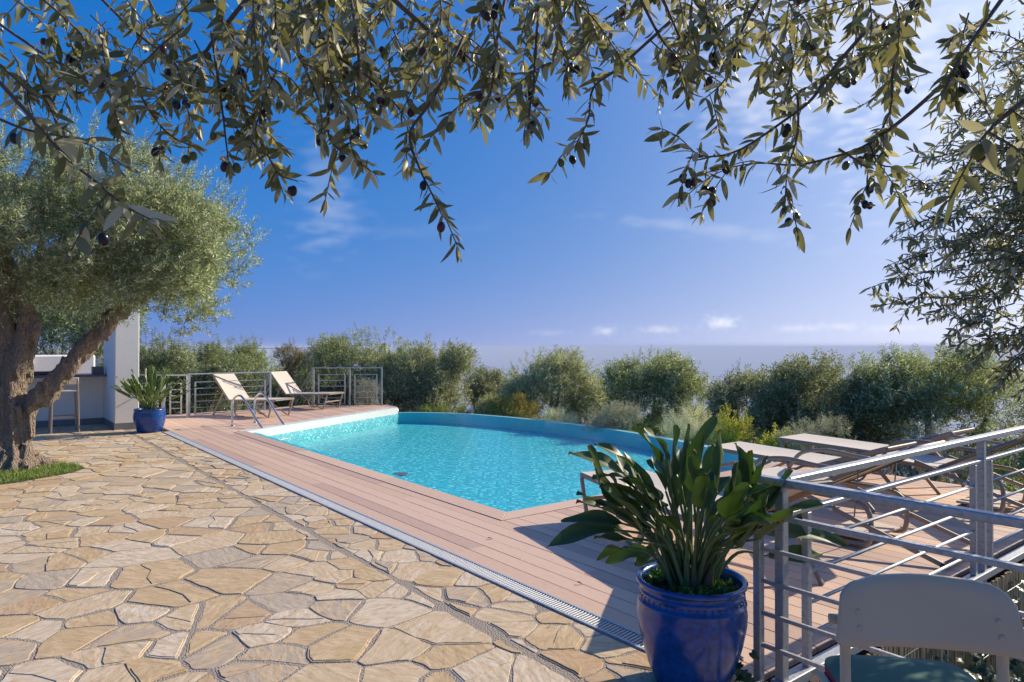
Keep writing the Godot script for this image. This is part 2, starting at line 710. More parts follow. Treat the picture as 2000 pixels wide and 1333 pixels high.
	var weave := Image.create_empty(64, 64, false, Image.FORMAT_RGB8)
	for i in 64:
		for j in 64:
			var v := 0.5 + 0.25 * sin(i * TAU / 8.0) + 0.25 * sin(j * TAU / 8.0)
			weave.set_pixel(i, j, Color(v, v, v))
	var sl := textured("sling", noise_tex(0.03, [[0.60, 0.515, 0.41], [0.68, 0.59, 0.48]], 11, 256), 1.5, 0.85, ImageTexture.create_from_image(weave), 0.0)
	sl.heightmap_enabled = false
	sl.backlight_enabled = true
	sl.backlight = Color(0.42, 0.36, 0.28)
	mat("black_strap", [0.02, 0.018, 0.018], 0.7)
	mat("black_plastic", [0.015, 0.015, 0.016], 0.4)
	textured("chair_paint", noise_tex(0.01, [[0.52, 0.395, 0.265], [0.57, 0.435, 0.295]], 12, 256), 2.0, 0.45)
	mat("green_cloth", [0.055, 0.13, 0.085], 0.95)
	M["green_cloth"].rim_enabled = true
	M["green_cloth"].rim = 0.4
	mat("red_cloth", [0.30, 0.03, 0.05], 0.95)
	var glaze := noise_tex(0.012, [[0.0, 0.022, 0.11], [0.001, 0.07, 0.32], [0.0, 0.035, 0.17], [0.003, 0.11, 0.42]], 13, 512, 4)
	var gl := textured("blue_glaze", glaze, 1.6, 0.24, noise_tex(0.02, [], 14, 256, 3), 0.25)
	gl.clearcoat_enabled = true
	gl.clearcoat = 0.3
	gl.clearcoat_roughness = 0.06
	textured("soil", noise_tex(0.06, [[0.02, 0.013, 0.009], [0.07, 0.045, 0.03], [0.035, 0.024, 0.016]], 16, 256), 3.0, 1.0, fine, 2.5)
	textured("earth", noise_tex(0.05, [[0.05, 0.05, 0.025], [0.11, 0.10, 0.05], [0.07, 0.075, 0.03]], 17, 256), 0.4, 1.0, fine, 4.0)
	# bark and leaves
	var bark := noise_tex(0.03, [[0.09, 0.062, 0.042], [0.43, 0.325, 0.23], [0.26, 0.19, 0.135], [0.56, 0.455, 0.35], [0.18, 0.13, 0.09]], 18, 512, 5)
	var bk := textured("bark", bark, 1.5, 0.95, noise_tex(0.025, [], 19, 512, 5), 9.0)
	bk.uv1_scale = Vector3(3.4, 0.9, 3.4)
	mat("twig", [0.13, 0.085, 0.055], 0.8)
	mat("twig_grey", [0.16, 0.14, 0.11], 0.9)
	leafy("olive_leaf", [1.75, 1.68, 1.7], [0.95, 0.92, 0.70], 0.4)
	leafy("foliage", [2.25, 2.2, 2.1], [0.88, 0.9, 0.66], 0.5)
	leafy("strelitzia", [1.25, 1.2, 1.25], [0.55, 0.65, 0.2], 0.46)
	leafy("strelitzia_pale", [2.2, 2.0, 2.0], [0.5, 0.6, 0.25], 0.4)
	leafy("ivy", [1, 1, 1], [0.5, 0.6, 0.2], 0.35)
	leafy("grass_blade", [1, 1, 1], [0.6, 0.75, 0.3], 0.6)
	mat("olive_green", [0.10, 0.12, 0.03], 0.35)
	mat("olive_black", [0.012, 0.010, 0.018], 0.3)
	mat("olive_purple", [0.06, 0.018, 0.025], 0.32)
	textured("reed", noise_tex(0.05, [[0.20, 0.14, 0.06], [0.42, 0.31, 0.14], [0.30, 0.22, 0.10]], 21, 256), 1.0, 0.7)
	M["reed"].uv1_scale = Vector3(6, 0.7, 6)
	mat("cable", [0.02, 0.02, 0.025], 0.8)
	mat("dead_leaf", [0.07, 0.035, 0.018], 0.8)
	mat("flower_blue", [0.05, 0.12, 0.55], 0.6)
	mat("clear_glass", [0.9, 0.95, 0.95], 0.05)
	M["clear_glass"].transparency = BaseMaterial3D.TRANSPARENCY_ALPHA
	M["clear_glass"].albedo_color.a = 0.15


# ---------------------------------------------------------------- ground, hill, sea
func make_ground():
	var st := begin()
	# level ground round the terrace, behind and to the left
	for q in [[-60, 30, -3.2, -60], [-60, -3.2, -14.5, -60]]:
		pass
	quad(st, Vector3(-80, -0.06, 40), Vector3(1.4, -0.06, 40), Vector3(1.4, -0.06, -1.5), Vector3(-80, -0.06, -1.5))
	quad(st, Vector3(-80, -0.06, -1.5), Vector3(1.4, -0.06, -1.5), deck(-2.9, -0.9, -0.06), deck(12.5, -0.9, -0.06))
	quad(st, Vector3(-80, -0.06, -1.5), deck(12.5, -0.9, -0.06), Vector3(-20, -0.06, -19), Vector3(-80, -0.06, -24))
	structure("ground", st, M.earth)
	# the hillside that falls away beyond the terrace
	var n := FastNoiseLite.new()
	n.seed = 31
	n.frequency = 0.05
	st = begin(true)
	var xs := []
	for i in 29:
		xs.append(-120.0 + 240.0 * i / 28.0)
	var zs := [20.0, 5.0, 0.0, -3.0, -6.0, -9.0, -12.0, -15.0, -18.0, -21.0, -25.0, -30.0, -38.0, -50.0, -70.0, -110.0, -180.0, -300.0, -460.0]
	var height := func(x: float, z: float) -> float:
		return -1.3 - maxf(0.0, -z - 12.0) * 0.36 - maxf(0.0, -z - 40.0) * 0.06 + n.get_noise_2d(x, z) * 0.35
	for i in xs.size() - 1:
		for j in zs.size() - 1:
			var x0: float = xs[i]
			var x1: float = xs[i + 1]
			var z0: float = zs[j]
			var z1: float = zs[j + 1]
			quad(st, Vector3(x0, height.call(x0, z0), z0), Vector3(x1, height.call(x1, z0), z0), Vector3(x1, height.call(x1, z1), z1), Vector3(x0, height.call(x0, z1), z1))
	structure("hillside", st, M.earth)
	st = begin()
	var far := 60000.0
	quad(st, Vector3(-far, -165, -200), Vector3(far, -165, -200), Vector3(far, -165, -far), Vector3(-far, -165, -far))
	structure("sea", st, M.sea)


func cells(step: float, drop: float, x0: float, x1: float, z0: float, z1: float, jitter := 0.96) -> Array:
	# irregular polygons: Voronoi cells of a shaken grid
	var grid := {}
	var nx := int((x1 - x0) / step) + 1
	var nz := int((z1 - z0) / step) + 1
	for j in range(-3, nz + 3):
		for i in range(-3, nx + 3):
			var p := Vector2(x0 + (i + 0.5 + rng.randf_range(-0.5, 0.5) * jitter) * step, z0 + (j + 0.5 + rng.randf_range(-0.5, 0.5) * jitter) * step)
			if rng.randf() > drop:
				grid[Vector2i(i, j)] = p
	var out := []
	for key in grid:
		if key.x < 0 or key.y < 0 or key.x >= nx or key.y >= nz:
			continue
		var p: Vector2 = grid[key]
		var poly := PackedVector2Array([p + Vector2(-2, -2), p + Vector2(2, -2), p + Vector2(2, 2), p + Vector2(-2, 2)])
		for dj in range(-3, 4):
			for di in range(-3, 4):
				var q = grid.get(key + Vector2i(di, dj))
				if q == null or (di == 0 and dj == 0):
					continue
				var nrm: Vector2 = (q - p).normalized()
				var d := nrm.dot((p + q) * 0.5)
				var next := PackedVector2Array()
				for k in poly.size():
					var a := poly[k]
					var b := poly[(k + 1) % poly.size()]
					var da := nrm.dot(a) - d
					var db := nrm.dot(b) - d
					if da <= 0.0:
						next.append(a)
					if (da < 0.0) != (db < 0.0) and absf(da - db) > 1e-9:
						next.append(a.lerp(b, da / (da - db)))
				poly = next
		if poly.size() >= 3:
			out.append(poly)
	return out


func rough_edge(poly: PackedVector2Array, every: float, amount: float) -> PackedVector2Array:
	var out := PackedVector2Array()
	var n := poly.size()
	for i in n:
		var a := poly[i]
		var b := poly[(i + 1) % n]
		var prev := poly[(i + n - 1) % n]
		var la := a.distance_to(b)
		var lp := a.distance_to(prev)
		var cut := rng.randf_range(0.002, 0.016)
		out.append(a + (prev - a).normalized() * minf(cut, lp * 0.3))
		out.append(a + (b - a).normalized() * minf(cut, la * 0.3))
		var side := (b - a).orthogonal().normalized()
		var bow := rng.randf_range(-0.012, 0.012)
		var k := int(la / every)
		for j in range(1, k):
			var t := float(j) / k
			out.append(a.lerp(b, t) + side * (rng.randf_range(-amount, amount) + bow * sin(t * PI)))
	return out


func make_patio():
	var base := Node3D.new()
	base.name = "patio"
	base.set_meta("kind", "structure")
	base.transform = deck_frame
	add_child(base)
	var st := begin()
	slab(st, PackedVector2Array([Vector2(-1.005, 2.75), Vector2(-0.80, 2.75), Vector2(-0.80, 9), Vector2(-14, 9), Vector2(-14, -13), Vector2(-1.005, -13)]), -0.05, -0.0055)
	part(base, "mortar_bed", st, M.mortar)
	var found := []
	var strip := PackedVector2Array([Vector2(-1.02, -9.6), Vector2(-1.02, 2.78), Vector2(-0.82, 2.78), Vector2(-0.82, 8.5), Vector2(-1.47, 8.5), Vector2(-1.47, -9.6)])
	var field := PackedVector2Array([Vector2(-1.505, -12.6), Vector2(-1.505, 8.5), Vector2(-13, 8.5), Vector2(-13, -12.6)])
	var lawn := PackedVector2Array()
	for k in 20:
		var a := TAU * k / 20.0
		lawn.append(Vector2(-3.75 + 1.12 * cos(a) * (1.0 + 0.1 * sin(a * 3.0)), -5.75 + 1.0 * sin(a)))
	for zone in [[strip, cells(0.215, 0.25, -1.9, -0.6, -10, 8.5)], [field, cells(0.235, 0.34, -12, -1.2, -13, 8.5)]]:
		for poly in zone[1]:
			for piece in Geometry2D.intersect_polygons(poly, zone[0]):
				if Geometry2D.is_polygon_clockwise(piece):
					continue
				for bit in (Geometry2D.clip_polygons(piece, lawn) if zone[0] == field else [piece]):
					var c := Vector2.ZERO
					for v in bit:
						c += v / bit.size()
					var p: Vector3 = deck_frame * Vector3(c.x, 0, c.y)
					if p.z > -0.6 or p.z < -15.5 or p.x / (0.8 - p.z) < -0.95 or p.x > 1.45:
						continue
					for inset in Geometry2D.offset_polygon(bit, -(0.004 + 0.017 * pow(rng.randf(), 1.7))):
						if area(inset) > 0.004:
							found.append([inset, p])
	found.sort_custom(func(x, y): return area(x[0]) / pow(maxf(x[1].length(), 3.0), 2.6) * (1.0 if x[1].z < -2.6 and x[1].x > x[1].z * 0.82 else 0.02) > area(y[0]) / pow(maxf(y[1].length(), 3.0), 2.6) * (1.0 if y[1].z < -2.6 and y[1].x > y[1].z * 0.82 else 0.02))
	var rest := {}
	for i in found.size():
		var poly := rough_edge(found[i][0], 0.06, 0.0065)
		var kind: String = "flagstone_" + "aaabbbbcdeefff"[rng.randi() % 14]
		var y := rng.randf_range(-0.002, 0.0035)
		if i < 300:
			st = begin()
		else:
			if not rest.has(kind):
				rest[kind] = begin()
			st = rest[kind]
		slab(st, poly, -0.03, y - 0.003, rng.randf() * TAU, Vector2(rng.randf(), rng.randf()) * 7.0, 0.003)
		if rng.randf() < 0.3 and i < 600:
			# a layer of the stone has split away and left a ragged step
			var c := Vector2.ZERO
			for v in poly:
				c += v / poly.size()
			var cutter := Vector2.from_angle(rng.randf() * TAU)
			var edge := [c + cutter.orthogonal() * 2.0 + cutter * rng.randf_range(-0.1, 0.06)]
			for k in 24:
				edge.append(c + cutter.orthogonal() * (2.0 - 4.0 * (k + 1) / 25.0) + cutter * rng.randf_range(-0.05, 0.03))
			edge.append(c - cutter.orthogonal() * 2.0 + cutter * 3.0)
			edge.append(c + cutter.orthogonal() * 2.0 + cutter * 3.0)
			for flake in Geometry2D.intersect_polygons(Geometry2D.offset_polygon(poly, -0.012)[0] if Geometry2D.offset_polygon(poly, -0.012).size() else poly, PackedVector2Array(edge)):
				if area(flake) > 0.004:
					slab(st, flake, y - 0.005, y + rng.randf_range(0.0, 0.002), rng.randf() * TAU, Vector2(rng.randf(), rng.randf()) * 7.0, 0.002)
		if i < 300:
			part(base, "flagstone", st, M[kind])
	for kind in rest:
		part(base, "distant_flagstones", rest[kind], M[kind]).set_meta("kind", "stuff")
	# the lawn round the old olive
	var lawn_node := Node3D.new()
	lawn_node.name = "lawn"
	lawn_node.set_meta("kind", "structure")
	lawn_node.transform = deck_frame
	add_child(lawn_node)
	st = begin()
	slab(st, Geometry2D.offset_polygon(lawn, 0.015)[0], -0.04, -0.004)
	part(lawn_node, "turf", st, M.earth)
	var blade := begin()
	leaf_shape(blade, 0.05, 0.006, 0.3, 0.4, Transform3D(), 2)
	var bm := finish(blade)
	var at := []
	var tint := []
	var n := FastNoiseLite.new()
	n.frequency = 2.0
	while at.size() < 14000:
		var v := Vector2(-3.75, -5.75) + Vector2(rng.randf_range(-1.3, 1.3), rng.randf_range(-1.1, 1.1))
		if Geometry2D.is_point_in_polygon(v, lawn):
			at.append(aim(Vector3(v.x, -0.006, v.y), Vector3(rng.randf_range(-0.6, 0.6), 1, rng.randf_range(-0.6, 0.6)), rnd_dir(), rng.randf_range(0.6, 1.25)))
			var k := n.get_noise_2dv(v) * 0.5 + 0.5
			tint.append(Color(0.18, 0.27, 0.05).lerp(Color(0.36, 0.38, 0.09), k * rng.randf_range(0.5, 1.3)))
	scatter(lawn_node, "grass", bm, M.grass_blade, at, tint)


func area(p: PackedVector2Array) -> float:
	var s := 0.0
	for i in p.size():
		s += p[i].cross(p[(i + 1) % p.size()])
	return absf(s) * 0.5


func make_drain():
	var t := thing("drain_grate", "long galvanised drain channel between flagstone patio and wooden deck", "drain", deck_frame)
	var x0 := -1.008
	var x1 := -0.868
	var st := begin()
	box(st, Vector3((x0 + x1) / 2, -0.045, -3.1), Vector3(x1 - x0, 0.03, 11.75))
	part(t, "channel", st, M.drain_dark)
	for x in [x0 + 0.009, x1 - 0.009]:
		st = begin()
		box(st, Vector3(x, -0.013, -3.1), Vector3(0.018, 0.034, 11.75))
		part(t, "frame_rail", st, M.drain_steel)
	st = begin()
	bevel_box(st, Vector3.ZERO, Vector3(x1 - x0 - 0.03, 0.02, 0.0125), 0.003)
	var slat := finish(st)
	var z := 2.75
	var rest := []
	var count := 0
	var kb := Basis(Vector3.UP, deg_to_rad(8))
	while z > -8.95:
		var x := Transform3D(kb, Vector3((x0 + x1) / 2, -0.008, z))
		if count < 300:
			part(t, "slat", slat, M.drain_steel, x)
		else:
			rest.append(x)
		count += 1
		z -= 0.0235
	scatter(t, "distant_slats", slat, M.drain_steel, rest)


func make_deck():
	var d := Node3D.new()
	d.name = "deck"
	d.set_meta("kind", "structure")
	d.transform = deck_frame
	add_child(d)
	var outline := PackedVector2Array([Vector2(-0.862, 3.06), Vector2(-0.862, -9.2), Vector2(-0.7, -12.2), Vector2(3.2, -12.9), Vector2(4.93, -11.7), Vector2(5.06, 3.06)])
	var cut := PackedVector2Array([Vector2(-0.004, 0.004), Vector2(-0.004, -8.13), Vector2(0.06, -8.25), Vector2(4.73, -11.04), Vector2(9, -11.1), Vector2(9, 0.004)])
	var st := begin()
	for p in Geometry2D.clip_polygons(outline, cut):
		slab(st, p, -0.2, -0.03)
	part(d, "substructure", st, M.decking_dark)
	var pitch := 0.1475
	var row := 0
	var x := -0.862
	while x < 5.0:
		var z := 3.06
		var first := true
		while z > -13.0:
			var len_ := rng.randf_range(2.4, 3.4)
			if first:
				len_ = [1.3, 2.6, 2.15, 1.7][row % 4] + rng.randf_range(-0.2, 0.3)
				first = false
			var r := PackedVector2Array([Vector2(x, z), Vector2(x + pitch - 0.007, z), Vector2(x + pitch - 0.007, z - len_ + 0.004), Vector2(x, z - len_ + 0.004)])
			for p in Geometry2D.intersect_polygons(r, outline):
				for q in Geometry2D.clip_polygons(p, cut):
					if area(q) < 0.004:
						continue
					st = begin()
					slab(st, q, -0.028, rng.randf_range(-0.001, 0.001), 0.0, Vector2(rng.randf(), rng.randf()) * 9.0, 0.003)
					part(d, "board", st, M["decking_" + "abc"[rng.randi() % 3]])
			z -= len_
		x += pitch
		row += 1
	# boards laid along the water, mitred at the corner
	var near := [0.0, -2.4, -5.1, -8.1]
	for i in 3:
		var p := PackedVector2Array([Vector2(0.0, near[i] - (0.003 if i else 0.0)), Vector2(0.22, near[i] - (0.003 if i else 0.22)), Vector2(0.22, near[i + 1]), Vector2(0.0, near[i + 1])])
		st = begin()
		slab(st, p, -0.034, 0.006, 0.0, Vector2(i * 3.3, 0.4), 0.004)
		part(d, "coping_board", st, M["decking_" + "abc"[i % 3]])
	var side := [0.0, 2.3, 5.06]
	for i in 2:
		var p := PackedVector2Array([Vector2(side[i] + (0.0 if i else 0.004), -0.0), Vector2(side[i + 1] - 0.004, -0.0), Vector2(side[i + 1] - 0.004, -0.22), Vector2(side[i] + (0.0 if i else 0.224), -0.22)])
		st = begin()
		slab(st, p, -0.034, 0.005, PI / 2, Vector2(i * 2.3, 1.4), 0.004)
		part(d, "coping_board", st, M["decking_" + "bca"[i % 3]])


func make_pool():
	var arc := [Vector3(4.75, 0, -11.0), Vector3(5.35, 0, -10.7), Vector3(6.05, 0, -9.8), Vector3(6.48, 0, -8.3), Vector3(6.66, 0, -6.6), Vector3(6.62, 0, -5.0), Vector3(6.42, 0, -3.5), Vector3(5.94, 0, -1.8), Vector3(5.2, 0, -0.22)]
	var edge := spline(arc, 4)
	var inside := PackedVector2Array([Vector2(0.21, -0.21), Vector2(0.21, -8.08), Vector2(0.12, -8.26)])
	for p in edge:
		inside.append(Vector2(p.x, p.z))
	var bottom := WATER_Y - 0.28
	var basin := Node3D.new()
	basin.name = "pool_basin"
	basin.set_meta("kind", "structure")
	basin.transform = deck_frame
	add_child(basin)
	var st := begin()
	slab(st, inside, bottom - 0.1, bottom)
	part(basin, "pool_floor", st, M.painted_sparkle_mosaic)
	var wall := func(p: Vector2, q: Vector2, thick: float, y0: float, y1: float) -> SurfaceTool:
		var s := begin()
		var o := (q - p).orthogonal().normalized() * thick
		slab(s, PackedVector2Array([p, q, q + o, p + o]), y0, y1)
		return s
	part(basin, "near_wall", wall.call(inside[1], inside[0], 0.2, bottom - 0.1, -0.036), M.painted_sparkle_mosaic)
	part(basin, "side_wall", wall.call(Vector2(0.21, -0.21), Vector2(5.2, -0.22), -0.2, bottom - 0.1, -0.037), M.painted_sparkle_mosaic)
	# the left wall: white mosaic above and just below the water, turquoise further down
	part(basin, "white_wall", wall.call(inside[2], Vector2(4.75, -11.0), -0.2, WATER_Y - 0.012, -0.003), M.white_mosaic)
	part(basin, "left_wall", wall.call(inside[2], Vector2(4.75, -11.0), -0.2, bottom - 0.1, WATER_Y - 0.012), M.painted_sparkle_mosaic)
	st = begin(true)
	tube(st, [Vector3(4.78, -0.085, -11.06), Vector3(4.83, -0.085, -10.98), Vector3(4.88, -0.09, -10.9)], [0.06, 0.072, 0.058], 14)
	part(basin, "end_nose", st, M.white_stone)
	# the overflow wall
	st = begin(true)
	var lip := begin()
	for i in edge.size() - 1:
		var p: Vector3 = edge[i]
		var q: Vector3 = edge[i + 1]
		var np: Vector3 = (edge[mini(i + 1, edge.size() - 1)] - edge[maxi(i - 1, 0)]).cross(Vector3.UP).normalized() * -0.16
		var nq: Vector3 = (edge[mini(i + 2, edge.size() - 1)] - edge[i]).cross(Vector3.UP).normalized() * -0.16
		if np.x < 0.0 and i > 2:
			np = -np
		if nq.x < 0.0 and i > 2:
			nq = -nq
		var y0 := Vector3(0, -1.6, 0)
		var yb := Vector3(0, bottom, 0)
		var y1 := Vector3(0, WATER_Y - 0.006, 0)
		quad(st, p + yb, q + yb, q + y1, p + y1)
		quad(st, q + nq + y0, p + np + y0, p + np + y1, q + nq + y1)
		quad(lip, p + y1, q + y1, q + nq + y1, p + np + y1)
	part(basin, "overflow_wall", st, M.pool_teal)
	part(basin, "overflow_lip", lip, M.pool_lip)
	st = begin()
	lathe(st, [Vector2(0.13, 0.0), Vector2(0.13, 0.012), Vector2(0.11, 0.018), Vector2(0.0, 0.018)], 24)
	part(basin, "floor_drain", st, M.slate, Transform3D(Basis(), Vector3(1.5, bottom, -4.6)))
	st = begin()
	var idx := Geometry2D.triangulate_polygon(inside)
	for t in range(0, idx.size(), 3):
		var v := [inside[idx[t]], inside[idx[t + 1]], inside[idx[t + 2]]]
		var flip: bool = (v[1] - v[0]).cross(v[2] - v[0]) > 0.0
		for k in ([0, 1, 2] if flip else [0, 2, 1]):
			st.add_vertex(Vector3(v[k].x, WATER_Y, v[k].y))
	structure("pool_water", st, M.water, deck_frame)


# ---------------------------------------------------------------- bar, walls, stool
func make_bar():
	var t := thing("wall_pier", "tall white rendered wall pier behind the smaller blue pot", "wall", deck_frame)
	var st := begin()
	bevel_box(st, Vector3(-1.44, 1.3, -10.55), Vector3(0.40, 2.6, 1.48), 0.008)
	part(t, "wall", st, M.plaster)
	st = begin()
	box(st, Vector3(-1.44, 0.06, -10.55), Vector3(0.424, 0.12, 1.504))
	part(t, "skirting", st, M.skirting)
	t = thing("bar_counter", "white outdoor bar with dark slate worktop behind the old olive trunk", "bar", deck_frame)
	st = begin()
	box(st, Vector3(-4.65, 0.48, -11.3), Vector3(6.0, 0.96, 0.2))
	part(t, "front_panel", st, M.plaster)
	st = begin()
	box(st, Vector3(-4.65, 0.06, -11.19), Vector3(6.0, 0.12, 0.05))
	part(t, "skirting", st, M.skirting)
	st = begin()
	bevel_box(st, Vector3(-4.66, 0.985, -11.25), Vector3(6.02, 0.045, 0.92), 0.006)
	part(t, "worktop", st, M.slate)
	t = thing("hob", "black glass hob set on the slate worktop behind the trunk", "hob", deck_frame)
	st = begin()
	bevel_box(st, Vector3(-2.72, 1.045, -11.3), Vector3(0.62, 0.07, 0.5), 0.01)
	part(t, "glass_top", st, M.hob_glass)
	for k in 2:
		st = begin()
		lathe(st, [Vector2(0.018, 0), Vector2(0.018, 0.02), Vector2(0.0, 0.022)], 12)
		part(t, "knob", st, M.steel, Transform3D(Basis(), Vector3(-2.95 + 0.09 * k, 1.081, -11.1)))
	t = thing("garden_wall", "low white rendered wall with a rounded top behind the bar", "wall", deck_frame)
	st = begin()
	bevel_box(st, Vector3(-5.4, 0.69, -12.55), Vector3(7.5, 1.38, 0.3), 0.03)
	part(t, "wall", st, M.plaster)
	st = begin()
	bevel_box(st, Vector3(-5.9, 1.26, -12.3), Vector3(6.1, 0.2, 0.26), 0.05)
	part(t, "ledge", st, M.plaster)
	t = thing("stone_box", "grey slate napkin box at the right end of the worktop", "box", deck_frame)
	st = begin()
	bevel_box(st, Vector3(-1.78, 1.085, -10.98), Vector3(0.2, 0.15, 0.16), 0.006)
	part(t, "box", st, M.slate)
	t = thing("water_glass", "clear drinking glass standing on the slate box", "glass", deck_frame)
	st = begin(true)
	lathe(st, [Vector2(0.028, 1.161), Vector2(0.035, 1.28), Vector2(0.033, 1.28), Vector2(0.026, 1.168), Vector2(0.0, 1.168)], 20, Vector3(-1.79, 0, -10.97))
	part(t, "tumbler", st, M.clear_glass)
	# bar stool
	t = thing("bar_stool", "taupe bar stool pulled up to the white bar, half hidden by trunk", "bar stool", Transform3D(deck_frame.basis, deck(10.05, -2.42)))
	for x in [-0.19, 0.19]:
		for z in [-0.18, 0.18]:
			st = begin()
			bar(st, Vector3(x * 1.12, 0, z * 1.12), Vector3(x, 0.74 if z < 0 else 0.97, z), 0.032, 0.032, Vector3.UP, 0.006)
			part(t, "leg", st, M.taupe)
	for z in [-0.19, 0.19]:
		st = begin()
		bar(st, Vector3(-0.2, 0.28, z), Vector3(0.2, 0.28, z), 0.024, 0.024)
		part(t, "footrest", st, M.taupe)
	st = begin()
	bevel_box(st, Vector3(0, 0.75, 0), Vector3(0.42, 0.04, 0.4), 0.012)
	part(t, "seat", st, M.sling)
	st = begin()
	bevel_box(st, Vector3(0, 0.93, 0.185), Vector3(0.42, 0.13, 0.022), 0.008)
	part(t, "backrest", st, M.sling)


# ---------------------------------------------------------------- trees
func sprig(leaves: int, length: float, leaf: float, width: float, green: Color, silver: Color, share: float, seed_: int) -> ArrayMesh:
	var r := RandomNumberGenerator.new()
	r.seed = seed_
	var st := begin()
	st.set_color(Color(0.16, 0.14, 0.09))
	tri(st, Vector3(-0.0015, 0, 0), Vector3(0.0015, 0, 0), Vector3(0, length, 0))
	for i in leaves:
		var t := (i / 2 + 0.6) / (leaves / 2)
		var a := (i % 2) * PI + (i / 2) * 1.7 + r.randf_range(-0.4, 0.4)
		var out := Vector3(cos(a), 0, sin(a))
		var dir := (out * r.randf_range(0.6, 1.1) + Vector3.UP * r.randf_range(0.35, 1.0)).normalized()
		var x := aim(Vector3(0, t * length, 0), dir, Vector3.UP + rnd_dir() * 0.7, 1.0)
		var c := green.lerp(silver, r.randf_range(0.75, 1.0) if r.randf() < share else r.randf_range(0.0, 0.25))
		leaf_shape(st, leaf * r.randf_range(0.75, 1.15), width, 0.35, r.randf_range(-0.1, 0.25), x, 2, c)
	return finish(st)


func crown(clumps: Array, each: int, spread: float, up: float, centre: Vector3, loose := 0.0) -> Array:
	# sprigs gathered in clumps, each pointing outwards and a little up
	var out := []
	for c in clumps:
		for k in each:
			var o := rnd_dir() * pow(rng.randf(), 0.5) * spread * (1.0 + loose * rng.randf())
			var p: Vector3 = c + o * Vector3(1, 0.8, 1)
			var dir: Vector3 = (c - centre).normalized() * 0.7 + Vector3.UP * up + rnd_dir() * 0.75 + o.normalized() * 0.5
			out.append(aim(p, dir, rnd_dir(), rng.randf_range(0.75, 1.25)))
	return out


func ellipsoid_clumps(centre: Vector3, r: Vector3, count: int, inner := 0.55) -> Array:
	var n := FastNoiseLite.new()
	n.seed = rng.randi() % 1000
	n.frequency = 0.75
	var out := []
	var tries := 0
	while out.size() < count and tries < count * 30:
		tries += 1
		var d := rnd_dir()
		var k := lerpf(inner, 1.0, pow(rng.randf(), 0.6)) * (1.0 + 0.22 * n.get_noise_3dv(d * 2.2))
		var p := centre + d * r * k
		if n.get_noise_3dv(p * 1.6) < -0.22:
			continue
		out.append(p)
	return out


func tints(n: int, lo := 0.7, hi := 1.3, warm := 0.0) -> Array:
	var out := []
	for i in n:
		var k := rng.randf_range(lo, hi)
		var w := rng.randf() * warm
		out.append(Color(k * (1.0 + w), k * (1.0 + w * 0.6), k * (1.0 - w * 0.6)))
	return out


